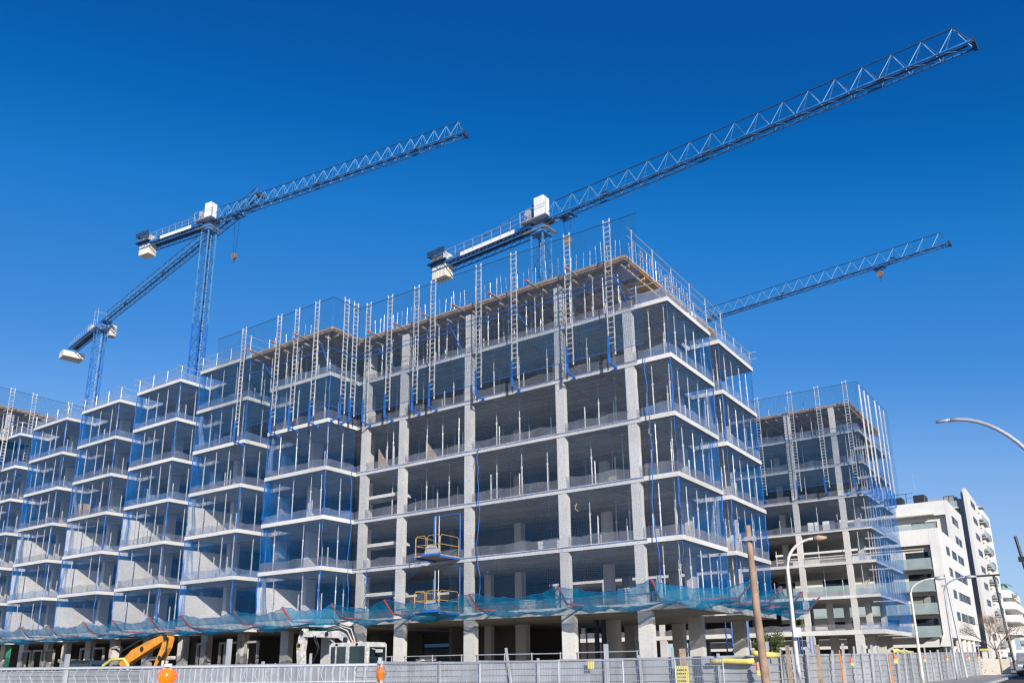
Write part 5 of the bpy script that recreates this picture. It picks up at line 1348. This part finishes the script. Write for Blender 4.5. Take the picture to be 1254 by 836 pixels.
emit('shaft', MB().box(-7.35, -7.0, 73.9, 74.2, .5, 2.45), 'concrete_pale', t); emit('cap', MB().box(-7.45, -6.9, 73.8, 74.3, 2.453, 2.6), 'yellow_plastic', t)

# ------------------------------------------------------------------ shoring towers and clutter inside the ground floor
def tower(x, y, z0, z1, w, label):
    t = thing('shoring_tower', label, 'shoring tower', (x, y, z0), 0, 'blue shoring towers in the ground floor')
    mb = MB()
    for sx in (0, w):
        for sy in (0, w): mb.bar((x + sx, y + sy, z0), (x + sx, y + sy, z1), .045, n=6)
    emit('legs', mb, 'blue_steel', t); mb = MB(); z = z0 + .2
    while z + .7 < z1:
        mb.bar((x, y, z), (x + w, y, z + .7), .025).bar((x + w, y, z), (x, y, z + .7), .025).bar((x, y, z), (x + w, y, z), .025); z += .75
    emit('braces', mb, 'crane_dark', t); return t
tower(-26.5, 44.0, -.2, 4.1, .9, 'blue braced shoring tower between the middle ground floor columns')
tower(-19.4, 52.0, -.2, 4.4, 1.1, 'blue braced shoring tower beyond the street corner columns')
tower(-22.0, 77.0, .4, 4.0, 1.0, 'distant blue shoring tower under the far frame')
for n, x in enumerate((-23.1, -22.65)):
    tag(emit('steel_post', MB().box(x, x + .2, 41.4, 41.6, -.3, 4.14), 'crane_dark', loc=(x, 41.4, -.3)), 'dark blue steel post behind the corner bay, %s of a pair' % ('left' if n == 0 else 'right'), 'post', 'dark steel posts in the ground floor')
def stack(x, y, z, w, d, h, label, mat, cat='pallet'):
    t = thing('material_stack', label, cat, (x, y, z), 0, 'stacked material on the open floors')
    k = 0; zz = z + .12
    emit('pallet', MB().box(x, x + w, y, y + .1, z + .01, z + .1).box(x, x + w, y + d - .1, y + d, z + .01, z + .1).box(x, x + w, y + .12, y + d - .12, z + .08, z + .11), 'timber', t)
    while zz < z + h: emit('layer', MB().box(x + rnd(0, .06), x + w - rnd(0, .06), y + .02, y + d - .02, zz, zz + .2), mat, t); zz += .23
    return t
stack(-24.6, 38.0, LV[2], 1.3, .9, .75, 'white blocks stacked on the third bay of the second floor', 'white_paint')
stack(-20.0, 38.4, LV[1], 1.2, .9, .9, 'pale blocks stacked on the first floor of the corner bay', 'concrete_pale')
stack(-26.6, 39.0, LV[1], 1.1, .8, .6, 'pale blocks stacked on the first floor beside the platforms', 'concrete_pale')
stack(-19.6, 37.2, LV[3], .5, .4, .5, 'small wooden crate on the third floor of the corner bay', 'timber')
stack(-27.5, 46.5, .0, 1.6, 1.0, 1.9, 'tall stack of blocks in the dark ground floor', 'brick_wall')
stack(-33.0, 46.5, .0, 1.6, 1.0, 1.6, 'stack of pale blocks in the ground floor behind the second column', 'white_paint')

# ------------------------------------------------------------------ small working details on the machines and floors
for (x, z, r_) in ((-36.2, 3.62, .13), (-36.38, 2.95, .11), (-34.2, 3.5, .12), (-32.75, 3.15, .15), (-32.4, 2.45, .14)):
    emit('pin', MB().bar((x, 31.66, z), (x, 31.60, z), r_, n=12), 'dark', tw_)
for (x, z, r_) in ((-49.75, 3.75, .18), (-50.2, 2.5, .14), (-52.3, 3.1, .16), (-54.9, 1.95, .2)):
    emit('pin', MB().bar((x, 32.08, z), (x, 32.02, z), r_, n=12), 'dark', to_)
emit('cab_pillar', MB().box(-31.85, -31.74, 30.95, 30.998, 1.4, 2.8).box(-32.75, -32.68, 30.95, 30.998, 1.4, 2.8), 'machine_white', tw_)
random.seed(33)
for n, (x0, y, z, k, lb) in enumerate(((-26.3, 38.2, LV[3], 5, 'third floor, middle bay'), (-31.9, 37.4, LV[3], 4, 'third floor beside the hoist platform'), (-20.8, 37.6, LV[4], 5, 'fourth floor, corner bay'), (-24.5, 38.0, LV[5], 4, 'fifth floor, middle bay'))):
    mb = MB()
    for q in range(k): mb.box(x0 + rnd(0, .3), x0 + 1.9 + rnd(-.2, .5), y + q * .14, y + q * .14 + .11, z + .01, z + .06 + .05 * (q % 3))
    tag(emit('timber_bundle', mb, 'timber', loc=(x0, y, z)), 'loose pile of timber boards on the ' + lb, 'timber pile', 'timber piles on the open floors')
for n, (x, y, z) in enumerate(((-20.95, 35.98, 9.6), (-26.6, 35.95, 6.6), (-16.6, 35.95, 12.9), (-16.5, 35.95, 6.7))):
    tag(emit('net_tie', MB().tube([(x, y - .02, z), (x + .15, y - .06, z + .1), (x + .05, y - .05, z - .15), (x + .22, y - .04, z - .3)], .014, 5), 'rope_blue' if n % 2 else 'yellow_plastic', loc=(x, y, z)), '%s knotted tie on the front net, %s' % ('blue' if n % 2 else 'yellow', ('in the corner bay below the third slab', 'right of the hoist platforms', 'high by the corner column', 'low by the corner column')[n]), 'net tie', 'knotted ties on the front net')
